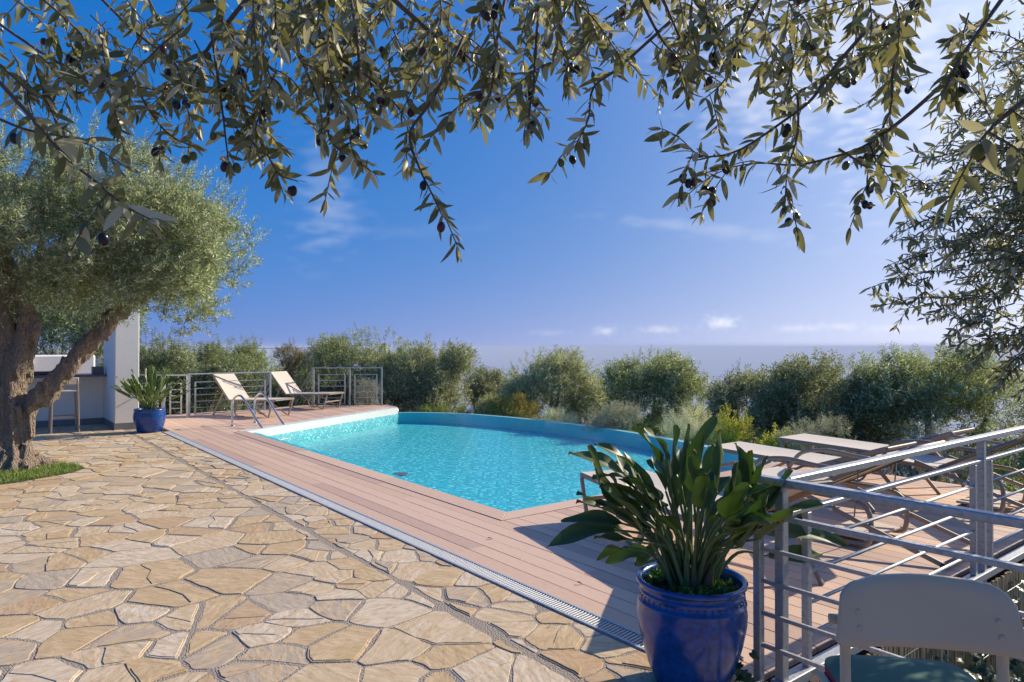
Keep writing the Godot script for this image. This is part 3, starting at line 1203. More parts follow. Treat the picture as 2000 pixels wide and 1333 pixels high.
func make_left_tree():
	var foot := Vector3(-6.40, 0, -8.85)
	var t := thing("olive_tree", "old olive tree with thick forked trunk and silvery crown by the bar", "tree", Transform3D(Basis(), foot))
	var ridge := FastNoiseLite.new()
	ridge.seed = 3
	ridge.frequency = 3.2
	ridge.fractal_octaves = 4
	var bones := [
		# flared roots
		[Vector3(-0.05, 0.10, 0.0), Vector3(0.30, -0.05, 0.14), 0.20, 0.10], [Vector3(0.0, 0.1, 0.05), Vector3(-0.36, -0.06, 0.22), 0.2, 0.11], [Vector3(0, 0.1, 0), Vector3(0.34, -0.06, -0.2), 0.18, 0.1], [Vector3(0, 0.1, 0), Vector3(-0.1, -0.06, -0.35), 0.2, 0.1], [Vector3(0, 0.1, 0.05), Vector3(0.06, -0.06, 0.34), 0.17, 0.1],
		# trunk and its two stems
		[Vector3(-0.06, 0.0, 0), Vector3(-0.06, 0.45, 0), 0.218, 0.172], [Vector3(-0.06, 0.45, 0), Vector3(-0.06, 0.85, 0.0), 0.172, 0.168],
		[Vector3(0.08, 0.2, 0.02), Vector3(0.14, 0.72, 0.0), 0.109, 0.105],
		[Vector3(-0.04, 0.85, 0), Vector3(0.02, 1.25, -0.02), 0.168, 0.139], [Vector3(0.02, 1.25, -0.02), Vector3(0.17, 1.75, -0.02), 0.139, 0.126], [Vector3(0.17, 1.75, -0.02), Vector3(0.10, 2.25, 0.0), 0.126, 0.101], [Vector3(0.1, 2.25, 0), Vector3(-0.15, 2.8, 0.1), 0.101, 0.067],
		[Vector3(-0.02, 1.2, 0.02), Vector3(-0.10, 1.8, 0.05), 0.109, 0.084], [Vector3(-0.10, 1.8, 0.05), Vector3(-0.12, 2.4, 0.1), 0.084, 0.067], [Vector3(-0.12, 2.4, 0.1), Vector3(-0.6, 2.9, 0.2), 0.067, 0.042],
		[Vector3(-0.1, 0.75, 0), Vector3(-0.42, 1.3, 0.05), 0.143, 0.109], [Vector3(-0.42, 1.3, 0.05), Vector3(-0.9, 2.0, 0.1), 0.109, 0.084],
		[Vector3(0.08, 0.68, 0), Vector3(0.38, 0.93, 0.0), 0.101, 0.109], [Vector3(0.38, 0.93, 0), Vector3(0.75, 1.35, -0.02), 0.109, 0.101], [Vector3(0.75, 1.35, -0.02), Vector3(1.28, 1.98, -0.05), 0.101, 0.088], [Vector3(1.3, 1.98, -0.05), Vector3(1.7, 2.55, -0.05), 0.097, 0.063], [Vector3(1.35, 2.05, -0.05), Vector3(1.95, 2.3, 0.15), 0.059, 0.034],
	]
	var trunk := nets(bones, 0.024, 0.075, ridge, 0.095, Vector3(2.3, 0.5, 2.3))
	part(t, "trunk", trunk, M.bark)
	for b in [[Vector3(1.7, 2.5, 0), Vector3(1.9, 3.1, 0.2), Vector3(2.1, 3.6, 0.1)], [Vector3(1.6, 2.4, 0), Vector3(1.3, 3.0, 0.4), Vector3(1.2, 3.8, 0.4)], [Vector3(1.9, 2.3, 0.1), Vector3(2.15, 2.6, 0.1), Vector3(2.3, 2.95, -0.2)], [Vector3(-0.15, 2.75, 0.1), Vector3(0.2, 3.3, 0.3), Vector3(0.4, 3.9, 0.2)], [Vector3(-0.6, 2.85, 0.2), Vector3(-0.9, 3.4, 0.2), Vector3(-1.2, 3.8, 0)], [Vector3(-0.1, 2.7, 0.1), Vector3(-0.1, 3.2, -0.3), Vector3(0.1, 3.8, -0.6)], [Vector3(0.1, 2.3, 0), Vector3(0.6, 2.7, 0.4), Vector3(0.9, 3.2, 0.8)]]:
		var st := begin(true)
		tube(st, spline(b, 4), [0.07, 0.062, 0.056, 0.05, 0.044, 0.038, 0.032, 0.027, 0.02], 8)
		part(t, "limb", st, M.bark)
	var mid := Vector3(0.6, 3.0, 0.0)
	var clumps := ellipsoid_clumps(Vector3(0.35, 3.02, 0), Vector3(2.35, 1.12, 1.9), 250, 0.35)
	clumps += ellipsoid_clumps(Vector3(1.55, 2.75, 0.1), Vector3(1.35, 0.98, 1.2), 170, 0.35)
	clumps += ellipsoid_clumps(Vector3(-1.3, 2.9, 0.1), Vector3(1.9, 1.15, 1.5), 130, 0.35)
	var keep := []
	for c in clumps:
		if c.y > 1.95 + 0.18 * sin(c.x * 5.0) - 0.1 * maxf(0, c.x - 1.5):
			keep.append(c)
	var at := crown(keep, 32, 0.17, 0.6, mid, 0.35)
	# young upright shoots along the outline
	for i in 150:
		var d := rnd_dir()
		d.y = absf(d.y) * 0.9 + 0.15
		d = d.normalized()
		var p := Vector3(0.4, 3.0, 0) + d * Vector3(2.45, 1.2, 1.9) * rng.randf_range(0.9, 1.0)
		var dir := (d * 0.6 + Vector3(0.15, 1, 0) + rnd_dir() * 0.3).normalized()
		for k in 5:
			at.append(aim(p + dir * k * 0.07, dir + rnd_dir() * 0.25, rnd_dir(), 0.95 - k * 0.06))
	var m := sprig(12, 0.15, 0.064, 0.014, Color(0.075, 0.096, 0.052), Color(0.34, 0.36, 0.275), 0.48, 5)
	scatter(t, "crown", m, M.foliage, at, tints(at.size(), 0.7, 1.35, 0.1))


func far_olive(called: String, label: String, at: Vector3, r: Vector3, mid_y: float, count: int, green: Color, silver: Color, share: float, tip := 0.5, group := "olive trees beyond the pool", leaf := 0.085):
	# base at "at", crown centred mid_y above it
	var t := thing(called, label, "tree", Transform3D(Basis(), at), group)
	var c := Vector3(0, mid_y, 0)
	var st := begin(true)
	var n := 3 + rng.randi() % 2
	for i in n:
		var a := TAU * i / n + rng.randf()
		var o := Vector3(cos(a), 0, sin(a))
		var top := c + o * r * 0.6 + Vector3(0, r.y * 0.3, 0)
		tube(st, spline([Vector3(0, -0.2, 0), Vector3(0, 0.4, 0) + o * 0.12, c * 0.6 + o * r.x * 0.3, top], 4), [0.17, 0.15, 0.14, 0.13, 0.12, 0.11, 0.1, 0.09, 0.08, 0.065, 0.05, 0.04, 0.025], 7)
	part(t, "trunk", st, M.bark)
	var clumps := ellipsoid_clumps(c - Vector3(0, r.y * 0.06, 0), r * Vector3(0.86, 0.86, 0.86), int(count * 0.6), 0.4)
	for k in 5:
		var a := TAU * (k + rng.randf_range(-0.3, 0.3)) / 5.0
		var lobe := r * rng.randf_range(0.32, 0.5)
		var o := Vector3(cos(a) * (r.x - lobe.x) * 1.05, rng.randf_range(0.0, 1.15) * (r.y - lobe.y), sin(a) * (r.z - lobe.z))
		clumps += ellipsoid_clumps(c + o, lobe, int(count * 0.14), 0.3)
	var at2 := crown(clumps, 24, 0.22 * minf(r.y, 1.1), tip, c, 0.4)
	for i in int(count * 0.55):
		var d := rnd_dir()
		d.y = absf(d.y) + 0.1
		d = d.normalized()
		var p := c + d * r * rng.randf_range(0.85, 1.02)
		var dir := (d * 0.5 + Vector3(0, 1, 0) + rnd_dir() * 0.35).normalized()
		for k in rng.randi_range(1, 4):
			at2.append(aim(p + dir * k * 0.09, dir + rnd_dir() * 0.3, rnd_dir(), 0.95 - k * 0.1))
	scatter(t, "crown", sprig(12, leaf * 2.6, leaf, leaf * 0.24, green, silver, share, rng.randi() % 999), M.foliage, at2, tints(at2.size(), 0.65, 1.35, 0.12))
	return t


func make_far_trees():
	var g := Color(0.07, 0.08, 0.042)
	var s := Color(0.29, 0.30, 0.225)
	var g2 := Color(0.075, 0.10, 0.035)
	var f := "olive trees beyond the pool"
	far_olive("olive_tree", "olive tree with a bright rounded crown behind the left deck railing", Vector3(-9.3, -1.9, -23), Vector3(1.5, 1.55, 1.5), 2.15, 150, g2, s, 0.25)
	far_olive("olive_tree", "thin brownish olive between the left railing and the big bushy olive", Vector3(-7.75, -1.8, -25.5), Vector3(0.85, 1.35, 0.9), 2.2, 55, Color(0.09, 0.075, 0.045), Color(0.2, 0.18, 0.14), 0.3)
	far_olive("olive_tree", "largest bushy olive behind the far corner railing of the deck", Vector3(-4.6, -2.0, -21.8), Vector3(1.8, 1.75, 1.5), 2.3, 190, g2, s, 0.28, 0.8)
	far_olive("olive_tree", "dense olive just right of the far railing post with low limbs", Vector3(-2.55, -2.0, -21.2), Vector3(1.35, 1.6, 1.4), 2.05, 150, g, s, 0.3, 0.7)
	far_olive("olive_tree", "small distant olive in the gap above the pool edge", Vector3(-1.0, -2.4, -24.5), Vector3(0.75, 1.05, 0.8), 2.1, 60, Color(0.065, 0.07, 0.04), s, 0.3)
	far_olive("olive_tree", "olive with a tall knobbly top above the middle of the pool edge", Vector3(0.95, -2.0, -20), Vector3(1.15, 1.3, 1.2), 2.05, 120, g, s, 0.4, 0.35)
	far_olive("olive_tree", "low grey olive joining the knobbly olive on its right side", Vector3(2.15, -2.0, -20.2), Vector3(0.85, 0.95, 1.0), 1.75, 70, g, s, 0.45, 0.35)
	far_olive("olive_tree", "rounded olive with upright shoots behind the grey lavender mound", Vector3(3.55, -1.9, -17.2), Vector3(1.2, 1.22, 1.15), 1.95, 125, g2, s, 0.3, 0.9)
	far_olive("olive_tree", "sparse olive with bare twigs standing against the sea on the right", Vector3(5.3, -1.9, -15.7), Vector3(0.72, 1.0, 0.8), 1.8, 52, g, s, 0.3, 0.6)
	far_olive("olive_tree", "broad olive behind the flat sun lounger on the right terrace", Vector3(6.6, -2.0, -14.4), Vector3(1.35, 1.3, 1.2), 1.9, 140, g, s, 0.42, 0.4)
	far_olive("olive_tree", "olive with feathery top behind the right railing", Vector3(8.3, -2.0, -13.4), Vector3(1.45, 1.4, 1.3), 2.0, 140, g2, s, 0.38, 0.6)
	far_olive("olive_tree", "olive partly behind the hanging branches at the right edge", Vector3(9.4, -2.0, -11.0), Vector3(1.6, 1.4, 1.4), 1.9, 130, g, s, 0.42, 0.4)
	far_olive("olive_tree", "dark olive behind the smaller potted plant and left railing", Vector3(-10.6, -1.6, -20.5), Vector3(1.15, 1.45, 1.1), 2.1, 110, Color(0.06, 0.085, 0.04), s, 0.2)
	far_olive("olive_tree", "broad silvery olive behind the bar and low white wall", Vector3(-12.2, -0.6, -18.6), Vector3(2.2, 1.9, 1.6), 2.5, 230, Color(0.06, 0.09, 0.045), Color(0.3, 0.34, 0.27), 0.35)
	far_olive("olive_tree", "silvery olive at the left edge behind the low white wall", Vector3(-15.2, -0.6, -18.0), Vector3(1.9, 1.9, 1.6), 2.5, 170, Color(0.06, 0.09, 0.045), Color(0.3, 0.34, 0.27), 0.35)
	far_olive("hedge_shrub", "dark green shrub close behind the left deck railing panel", Vector3(-8.6, -1.5, -18.2), Vector3(1.4, 0.95, 0.7), 1.5, 90, Color(0.05, 0.07, 0.025), s, 0.12, 0.4, "shrubs along the edge of the terrace")
	far_olive("hedge_shrub", "dark green shrub behind the two sun loungers on the left", Vector3(-6.0, -1.6, -20.0), Vector3(1.5, 0.95, 0.7), 1.5, 90, Color(0.055, 0.075, 0.03), s, 0.15, 0.4, "shrubs along the edge of the terrace")
	far_olive("hedge_shrub", "low silvery shrub in the gap left of the knobbly olive", Vector3(-0.35, -1.9, -20.8), Vector3(0.8, 0.62, 0.7), 1.25, 60, g, s, 0.4, 0.4, "shrubs along the edge of the terrace")
	far_olive("hedge_shrub", "low silvery shrub in the gap between the round and the sparse olive", Vector3(4.75, -1.9, -16.8), Vector3(0.7, 0.6, 0.6), 1.35, 55, g, s, 0.4, 0.4, "shrubs along the edge of the terrace")
	far_olive("hedge_shrub", "silvery shrub filling the gap between the two broad right hand olives", Vector3(7.6, -1.9, -14.8), Vector3(0.85, 0.7, 0.7), 1.75, 70, g2, s, 0.4, 0.6, "shrubs along the edge of the terrace")
	far_olive("hedge_shrub", "silvery shrub in the gap right of the sparse twiggy olive", Vector3(5.75, -1.9, -14.6), Vector3(0.6, 0.65, 0.6), 1.6, 50, g, s, 0.45, 0.5, "shrubs along the edge of the terrace")
	# bare twigs that rise from the sparse olive
	var t := thing("dead_branch", "bare grey twigs rising above the sparse olive on the right", "branch", Transform3D(Basis(), Vector3(5.2, -0.6, -15.6)))
	var st := begin(true)
	for i in 13:
		var o := Vector3(rng.randf_range(-0.5, 0.6), 0.3, rng.randf_range(-0.3, 0.3))
		var p := o + Vector3(o.x * 0.6 + rng.randf_range(-0.1, 0.1), rng.randf_range(0.8, 1.5), 0)
		var mid := (o + p) * 0.5 + rnd_dir() * 0.1
		tube(st, spline([o, mid, p], 3), [0.012, 0.011, 0.01, 0.009, 0.008, 0.006, 0.004], 5)
		for k in 4:
			var q: Vector3 = mid.lerp(p, rng.randf())
			tube(st, [q, q + Vector3(rng.randf_range(-0.25, 0.25), rng.randf_range(0.05, 0.3), 0)], [0.006, 0.003], 4)
	part(t, "twigs", st, M.twig_grey)


func shrub(called: String, label: String, category: String, at: Vector3, r: Vector3, count: int, each: int, mesh: ArrayMesh, up := 0.6, group := "shrubs along the edge of the terrace"):
	var t := thing(called, label, category, Transform3D(Basis(), at), group)
	var st := begin(true)
	for i in 6:
		var a := TAU * i / 6
		tube(st, [Vector3(0, -0.3, 0), Vector3(cos(a) * r.x * 0.3, r.y * 0.5, sin(a) * r.z * 0.3), Vector3(cos(a) * r.x * 0.6, r.y * 0.9, sin(a) * r.z * 0.6)], [0.03, 0.02, 0.008], 5)
	part(t, "stems", st, M.twig_grey)
	var c := ellipsoid_clumps(Vector3(0, r.y * 0.45, 0), r, count, 0.4)
	var a2 := crown(c, each, 0.13, up, Vector3(0, -r.y * 0.3, 0), 0.3)
	scatter(t, "foliage", mesh, M.foliage, a2, tints(a2.size(), 0.7, 1.3, 0.1))


func make_shrubs():
	var grey := sprig(14, 0.16, 0.05, 0.007, Color(0.11, 0.115, 0.105), Color(0.2, 0.205, 0.2), 0.5, 61)
	var pale := sprig(14, 0.2, 0.06, 0.007, Color(0.24, 0.24, 0.21), Color(0.42, 0.42, 0.38), 0.6, 62)
	var yellow := sprig(12, 0.16, 0.055, 0.016, Color(0.12, 0.14, 0.02), Color(0.27, 0.25, 0.03), 0.5, 63)
	var rust := sprig(12, 0.15, 0.05, 0.014, Color(0.09, 0.10, 0.025), Color(0.22, 0.13, 0.035), 0.4, 64)
	var green := sprig(12, 0.15, 0.05, 0.015, Color(0.07, 0.10, 0.025), Color(0.14, 0.18, 0.05), 0.4, 65)
	shrub("lavender_bush", "grey dome of lavender just beyond the pool edge", "bush", Vector3(2.2, -0.62, -14.9), Vector3(0.66, 0.62, 0.55), 110, 16, grey)
	shrub("lavender_bush", "pale silver bush beyond the pool edge behind the large plant", "bush", Vector3(3.55, -0.62, -13.6), Vector3(0.6, 0.6, 0.5), 90, 14, pale)
	shrub("broom_bush", "yellow green bush between the pool end and the right loungers", "bush", Vector3(4.05, -0.75, -12.6), Vector3(0.34, 0.7, 0.34), 55, 14, yellow, 0.9)
	shrub("broom_bush", "low lime green bush in front of the tall yellow bush", "bush", Vector3(4.45, -0.75, -11.7), Vector3(0.38, 0.5, 0.35), 55, 14, yellow)
	shrub("lavender_bush", "blue grey bush behind the flat sun lounger on the right", "bush", Vector3(5.1, -0.9, -11.4), Vector3(0.75, 0.85, 0.55), 120, 15, grey)
	shrub("lavender_bush", "grey green bush right of the blue grey one by the olives", "bush", Vector3(6.6, -1.0, -11.3), Vector3(0.85, 0.85, 0.55), 110, 14, grey)
	shrub("ground_shrub", "rusty green low shrub at the middle of the pool edge", "bush", Vector3(0.0, -0.85, -18.2), Vector3(0.85, 0.75, 0.5), 110, 14, rust)
	shrub("ground_shrub", "pale grassy clump right of the rusty shrub at the pool edge", "bush", Vector3(1.15, -0.75, -16.9), Vector3(0.6, 0.5, 0.4), 70, 13, pale)
	shrub("ground_shrub", "green shrub below the large olive at the far pool edge", "bush", Vector3(-1.8, -0.9, -19.2), Vector3(1.1, 0.55, 0.5), 90, 13, green)
	shrub("ground_shrub", "green shrub low between the lavender dome and the olives", "bush", Vector3(2.9, -1.0, -15.6), Vector3(0.8, 0.7, 0.5), 80, 13, green)
	shrub("ground_shrub", "dark green shrub under the right railing beyond the deck", "bush", Vector3(7.4, -1.0, -9.6), Vector3(1.0, 0.75, 0.7), 110, 13, green)
	shrub("ground_shrub", "small green shrub by the foot of the far right railing", "bush", Vector3(6.2, -1.0, -8.2), Vector3(0.6, 0.7, 0.5), 70, 13, green)
	shrub("rosemary_bush", "small grey leaved plant beside the far railing corner post", "bush", Vector3(-3.9, -0.1, -18.6), Vector3(0.3, 0.5, 0.25), 40, 12, grey, 0.9)


# ---------------------------------------------------------------- railings
func make_left_railing():
	var run := func(t: Node3D, p: Vector3, q: Vector3, h: float, posts: Array):
		var d := (q - p).normalized()
		var st := begin()
		bar(st, p + Vector3(0, h, 0) - d * 0.02, q + Vector3(0, h, 0) + d * 0.02, 0.05, 0.028, Vector3.UP, 0.004)
		part(t, "handrail", st, M.galvanised)
		for s in posts:
			st = begin()
			var c: Vector3 = p.lerp(q, s)
			bar(st, c + Vector3(0, -0.12, 0), c + Vector3(0, h - 0.015, 0), 0.042, 0.042, d)
			part(t, "post", st, M.galvanised)
		for i in posts.size() - 1:
			var a: Vector3 = p.lerp(q, posts[i]) + d * 0.13
			var b: Vector3 = p.lerp(q, posts[i + 1]) - d * 0.13
			if a.distance_to(b) < 0.15:
				continue
			for c in [a, b]:
				st = begin()
				bar(st, c + Vector3(0, 0.05, 0), c + Vector3(0, h - 0.17, 0), 0.03, 0.03, d)
				part(t, "upright", st, M.galvanised)
			for k in 6:
				st = begin()
				var y := 0.06 + (h - 0.24) * k / 5.0
				bar(st, a + Vector3(0, y, 0), b + Vector3(0, y, 0), 0.016, 0.016)
				part(t, "rail", st, M.galvanised)
	var t := thing("railing", "galvanised railing with handrail along the left end of the deck", "railing")
	run.call(t, deck(12.9, -1.5), deck(11.75, -0.45), 0.93, [0.0, 0.5, 1.0])
	run.call(t, deck(11.75, -0.45), deck(11.45, 0.02), 0.93, [0.06, 0.94])
	run.call(t, deck(11.45, 0.02), deck(11.6, 1.85), 0.95, [0.0, 1.0])
	var u := thing("railing", "galvanised corner railing behind the second sun lounger at the pool corner", "railing")
	run.call(u, deck(12.55, 3.3), deck(11.58, 4.78), 1.0, [0.0, 0.53, 1.0])
	# handrails of the steps that lead down between the two
	for s in [[t, 11.6, 1.85, 0.95], [u, 12.55, 3.3, 1.0]]:
		var st := begin()
		bar(st, deck(s[1] + 0.03, s[2], s[3] - 0.02), deck(s[1] + 1.3, s[2] - 0.1, s[3] - 1.05), 0.04, 0.028)
		part(s[0], "stair_handrail", st, M.galvanised)
		for k in 3:
			st = begin()
			bar(st, deck(s[1] + 0.1, s[2], s[3] - 0.22 - 0.17 * k), deck(s[1] + 1.25, s[2] - 0.1, s[3] - 1.2 - 0.17 * k), 0.015, 0.015)
			part(s[0], "stair_rail", st, M.galvanised)


func make_right_railing():
	var t := thing("railing", "galvanised railing along the right deck edge beside the recliners", "railing", deck_frame)
	var x := func(b: float, y: float, a := -3.15) -> Vector3: return Vector3(b, y, -a)
	var st := begin()
	bar(st, x.call(-0.72, 0.925), x.call(5.1, 0.925), 0.055, 0.035, Vector3.UP, 0.005)
	part(t, "handrail", st, M.galvanised)
	st = begin()
	bar(st, x.call(-0.70, 0.77), x.call(5.1, 0.77), 0.036, 0.022, Vector3.UP, 0.003)
	part(t, "upper_rail", st, M.galvanised)
	st = begin()
	bar(st, x.call(-0.80, -0.012), x.call(5.1, -0.012), 0.07, 0.05, Vector3.UP, 0.004)
	part(t, "edge_rail", st, M.galvanised)
	for b in [-0.76, 1.75, 4.25]:
		st = begin()
		bevel_box(st, x.call(b, 0.37), Vector3(0.046, 1.07, 0.046), 0.004)
		part(t, "post", st, M.galvanised)
	for p in [[-0.54, 1.6], [1.9, 4.1], [4.4, 5.05]]:
		for b in p:
			st = begin()
			bevel_box(st, x.call(b, 0.386), Vector3(0.036, 0.74, 0.036), 0.003)
			part(t, "upright", st, M.galvanised)
		for y in [0.61, 0.46, 0.31, 0.16]:
			st = begin(true)
			tube(st, [x.call(p[0], y), x.call(p[1], y)], 0.0095, 10)
			part(t, "rail", st, M.galvanised)
			for b in p:
				st = begin(true)
				tube(st, [x.call(b + 0.019, y), x.call(b + 0.026, y)], 0.014, 10)
				part(t, "rail_collar", st, M.galvanised)
	t = thing("railing", "galvanised railing in the foreground between large blue pot and beige chair", "railing", deck_frame)
	st = begin()
	bar(st, Vector3(-0.77, 0.925, 2.97), Vector3(-0.77, 0.925, 6.5), 0.055, 0.035, Vector3.UP, 0.005)
	part(t, "handrail", st, M.galvanised)
	st = begin()
	bar(st, Vector3(-0.80, 0.77, 3.06), Vector3(-0.80, 0.77, 6.5), 0.036, 0.022, Vector3.UP, 0.003)
	part(t, "upper_rail", st, M.galvanised)
	for z in [3.06, 4.75]:
		st = begin()
		bevel_box(st, Vector3(-0.805, 0.34, z), Vector3(0.038, 0.82, 0.038), 0.003)
		part(t, "upright", st, M.galvanised)
	for z in [4.9, 6.4]:
		st = begin()
		bevel_box(st, Vector3(-0.77, 0.37, z), Vector3(0.046, 1.07, 0.046), 0.004)
		part(t, "post", st, M.galvanised)
	for y in [0.61, 0.46, 0.31, 0.16]:
		st = begin()
		bar(st, Vector3(-0.805, y, 3.08), Vector3(-0.805, y, 4.73), 0.014, 0.018)
		part(t, "rail", st, M.galvanised)


# ---------------------------------------------------------------- loungers, ladder
func sling(st: SurfaceTool, p: Vector3, q: Vector3, w: float, sag: float):
	# a stretched strip of cloth of width w from p to q, 5 mm thick
	var n := 6
	var up := (q - p).cross(Vector3.RIGHT).normalized()
	if up.y < 0.0:
		up = -up
	for layer in 2:
		for i in n:
			for k in 4:
				var f := func(u: int, v: int) -> Vector3:
					var a := u / float(n)
					var b := v / 4.0 * 2.0 - 1.0
					return p.lerp(q, a) + Vector3(b * w * 0.5, 0, 0) - up * (sag * (1.0 - b * b) * sin(a * PI) + layer * 0.005)
				var c := [f.call(i, k), f.call(i, k + 1), f.call(i + 1, k + 1), f.call(i + 1, k)]
				if layer == 0:
					quad(st, c[0], c[3], c[2], c[1])
				else:
					quad(st, c[0], c[1], c[2], c[3])


func make_lounger(label: String, at: Transform3D, tilt: float, hinge := 1.28) -> Node3D:
	# local x across, z from the foot end to the head, base on the deck
	var t := thing("sun_lounger", label, "sun lounger", at, "sun loungers round the pool")
	var e := deg_to_rad(tilt)
	var top := Vector3(0, 0.35 + 0.74 * sin(e), hinge + 0.74 * cos(e))
	var st: SurfaceTool
	for s in [-1, 1]:
		var x := Vector3(s * 0.31, 0, 0)
		st = begin()
		bar(st, x + Vector3(0, 0.385, 0), x + Vector3(0, 0.35, hinge), 0.026, 0.04, Vector3.UP, 0.006)
		part(t, "seat_rail", st, M.taupe)
		st = begin()
		bar(st, x + Vector3(0, 0.35, hinge + 0.01), x + top, 0.026, 0.04, Vector3.UP, 0.006)
		part(t, "back_rail", st, M.taupe)
		st = begin()
		bar(st, x * 1.06 + Vector3(0, 0.37, 0.05), x * 1.06 + Vector3(0, 0, 0.17), 0.028, 0.036, Vector3(0, 0, 1), 0.005)
		part(t, "leg", st, M.taupe)
		st = begin()
		bar(st, x * 1.04 + Vector3(0, 0.02, 0.20), x * 1.04 + Vector3(0, 0.34, 0.80), 0.02, 0.03, Vector3.UP, 0.004)
		part(t, "brace", st, M.taupe)
		var r := Vector3(0, 0.35 + 0.22 * sin(e), hinge + 0.22 * cos(e))
		st = begin()
		bar(st, x * 1.08 + r, x * 1.08 + Vector3(0, 0.0, maxf(hinge + 0.44, top.z - 0.1)), 0.026, 0.034, Vector3.UP, 0.005)
		part(t, "leg", st, M.taupe)
		st = begin(true)
		tube(st, spline([x * 1.1 + Vector3(0, 0.35, 1.0), x * 1.1 + Vector3(0, 0.14, 1.1), x * 1.1 + Vector3(0, 0.02, 1.02), x * 1.1 + Vector3(0, 0.015, 0.85)], 5), 0.013, 8)
		part(t, "leg", st, M.taupe)
	for p in [Vector3(0, 0.385, 0.0), Vector3(0, 0.35, hinge), top, Vector3(0, 0.19, 0.12)]:
		st = begin()
		bar(st, p - Vector3(0.31, 0, 0), p + Vector3(0.31, 0, 0), 0.03, 0.03, Vector3.UP, 0.005)
		part(t, "cross_bar", st, M.taupe)
	st = begin(true)
	sling(st, Vector3(0, 0.408, 0.0), Vector3(0, 0.372, hinge), 0.62, 0.015)
	part(t, "seat_sling", st, M.sling)
	st = begin(true)
	var lift := Vector3(0, cos(e), -sin(e)) * 0.023
	sling(st, Vector3(0, 0.35, hinge + 0.01) + lift, top + lift, 0.62, 0.015)
	part(t, "back_sling", st, M.sling)
	return t


func make_recliner(label: String, at: Transform3D) -> Node3D:
	var t := thing("recliner_chair", label, "recliner", at, "folding recliners beside the right railing")
	var st: SurfaceTool
	var hinge := Vector3(0, 0.36, 0.56)
	var top := Vector3(0, 0.80, 1.36)
	for s in [-1, 1]:
		var x := Vector3(s * 0.31, 0, 0)
		st = begin(true)
		tube(st, spline([x + Vector3(0, 0.40, -0.05), x + Vector3(0, 0.37, 0.5), x + Vector3(0, 0.36, 0.9), x + Vector3(0, 0.33, 1.03), x + Vector3(0, 0.25, 1.08), x + Vector3(0, 0.10, 1.08), x + Vector3(0, 0.035, 1.02), x + Vector3(0, 0.03, 0.72)], 4), 0.019, 10)
		part(t, "bent_leg", st, M.taupe)
		st = begin(true)
		tube(st, [x * 0.98 + hinge + Vector3(0, 0.02, 0), x * 0.98 + top], 0.02, 10)
		part(t, "back_rail", st, M.taupe)
		st = begin(true)
		tube(st, spline([x * 1.1 + hinge.lerp(top, 0.45) + Vector3(0, 0.03, 0), x * 1.12 + Vector3(0, 0.60, 0.66), x * 1.12 + Vector3(0, 0.62, 0.4), x * 1.12 + Vector3(0, 0.57, 0.16), x * 1.1 + Vector3(0, 0.42, 0.04)], 5), 0.017, 10)
		part(t, "armrest", st, M.taupe)
		st = begin()
		bar(st, x * 1.12 + Vector3(0, 0.42, 0.35), x * 1.12 + Vector3(0, 0.02, 1.6), 0.022, 0.036, Vector3.UP, 0.005)
		var leg := part(t, "leg", st, M.taupe)
		st = begin(true)
		tube(st, [x * 1.06 + Vector3(0, 0.02, 1.6), x * 1.2 + Vector3(0, 0.02, 1.6)], 0.019, 10)
		part(leg, "end_cap", st, M.black_plastic)
		st = begin(true)
		tube(st, [x * 1.0 + Vector3(0, 0.275, 0.80), x * 1.24 + Vector3(0, 0.275, 0.80)], 0.018, 10)
		part(leg, "pivot", st, M.steel)
		st = begin(true)
		tube(st, [x * 1.06 + hinge.lerp(top, 0.55), x * 1.08 + Vector3(0, 0.24, 0.97)], 0.006, 6)
		part(t, "stay", st, M.taupe)
	for p in [top, Vector3(0, 0.03, 0.72), Vector3(0, 0.40, -0.05), Vector3(0, 0.03, 1.6)]:
		st = begin(true)
		tube(st, [p - Vector3(0.31, 0, 0), p + Vector3(0.31, 0, 0)], 0.017, 10)
		part(t, "cross_bar", st, M.taupe)
	st = begin(true)
	sling(st, Vector3(0, 0.422, -0.05), Vector3(0, 0.385, 0.55), 0.6, 0.02)
	part(t, "seat_sling", st, M.sling)
	st = begin(true)
	sling(st, hinge + Vector3(0, 0.02, 0.02), top + Vector3(0, 0.012, 0), 0.6, 0.012)
	part(t, "back_sling", st, M.sling)
	for s in [-1, 1]:
		st = begin()
		bar(st, hinge.lerp(top, 0.1) + Vector3(s * 0.24, -0.012, 0.006), hinge.lerp(top, 0.98) + Vector3(s * 0.24, -0.012, 0.006), 0.045, 0.006, Vector3(0, 0.9, -0.45))
		part(t, "strap", st, M.black_strap)
	st = begin()
	bevel_box(st, Vector3(0, 0.07, 0.87), Vector3(0.58, 0.022, 0.36), 0.008)
	part(t, "foot_panel", st, M.sling)
	return t


func set_on_deck(a: float, b: float, turn: float) -> Transform3D:
	return deck_frame * Transform3D(Basis(Vector3.UP, deg_to_rad(turn)), Vector3(b, 0, -a))


func make_loungers():
	make_lounger("beige sun lounger with raised back beside the pool ladder", set_on_deck(10.20, 1.70, -149.5), 50)
	make_lounger("beige sun lounger with raised back beside the far corner railing", set_on_deck(11.36, 3.42, -148), 48)
	make_lounger("beige sun lounger half hidden behind the large potted plant", set_on_deck(-0.42, 0.95, -16.7), 27, 1.62)
	make_lounger("beige sun lounger with low back, third from the railing corner", set_on_deck(-0.02, 3.28, 0), 20)
	make_lounger("flat beige sun lounger at the far edge of the right terrace", set_on_deck(-0.1, 4.62, 0), 24)
	make_recliner("beige folding recliner closest to the large potted plant", set_on_deck(-1.36, 1.98, 0))
	make_recliner("beige recliner by the right edge under the hanging olive branches", set_on_deck(-1.62, 3.98, 0))


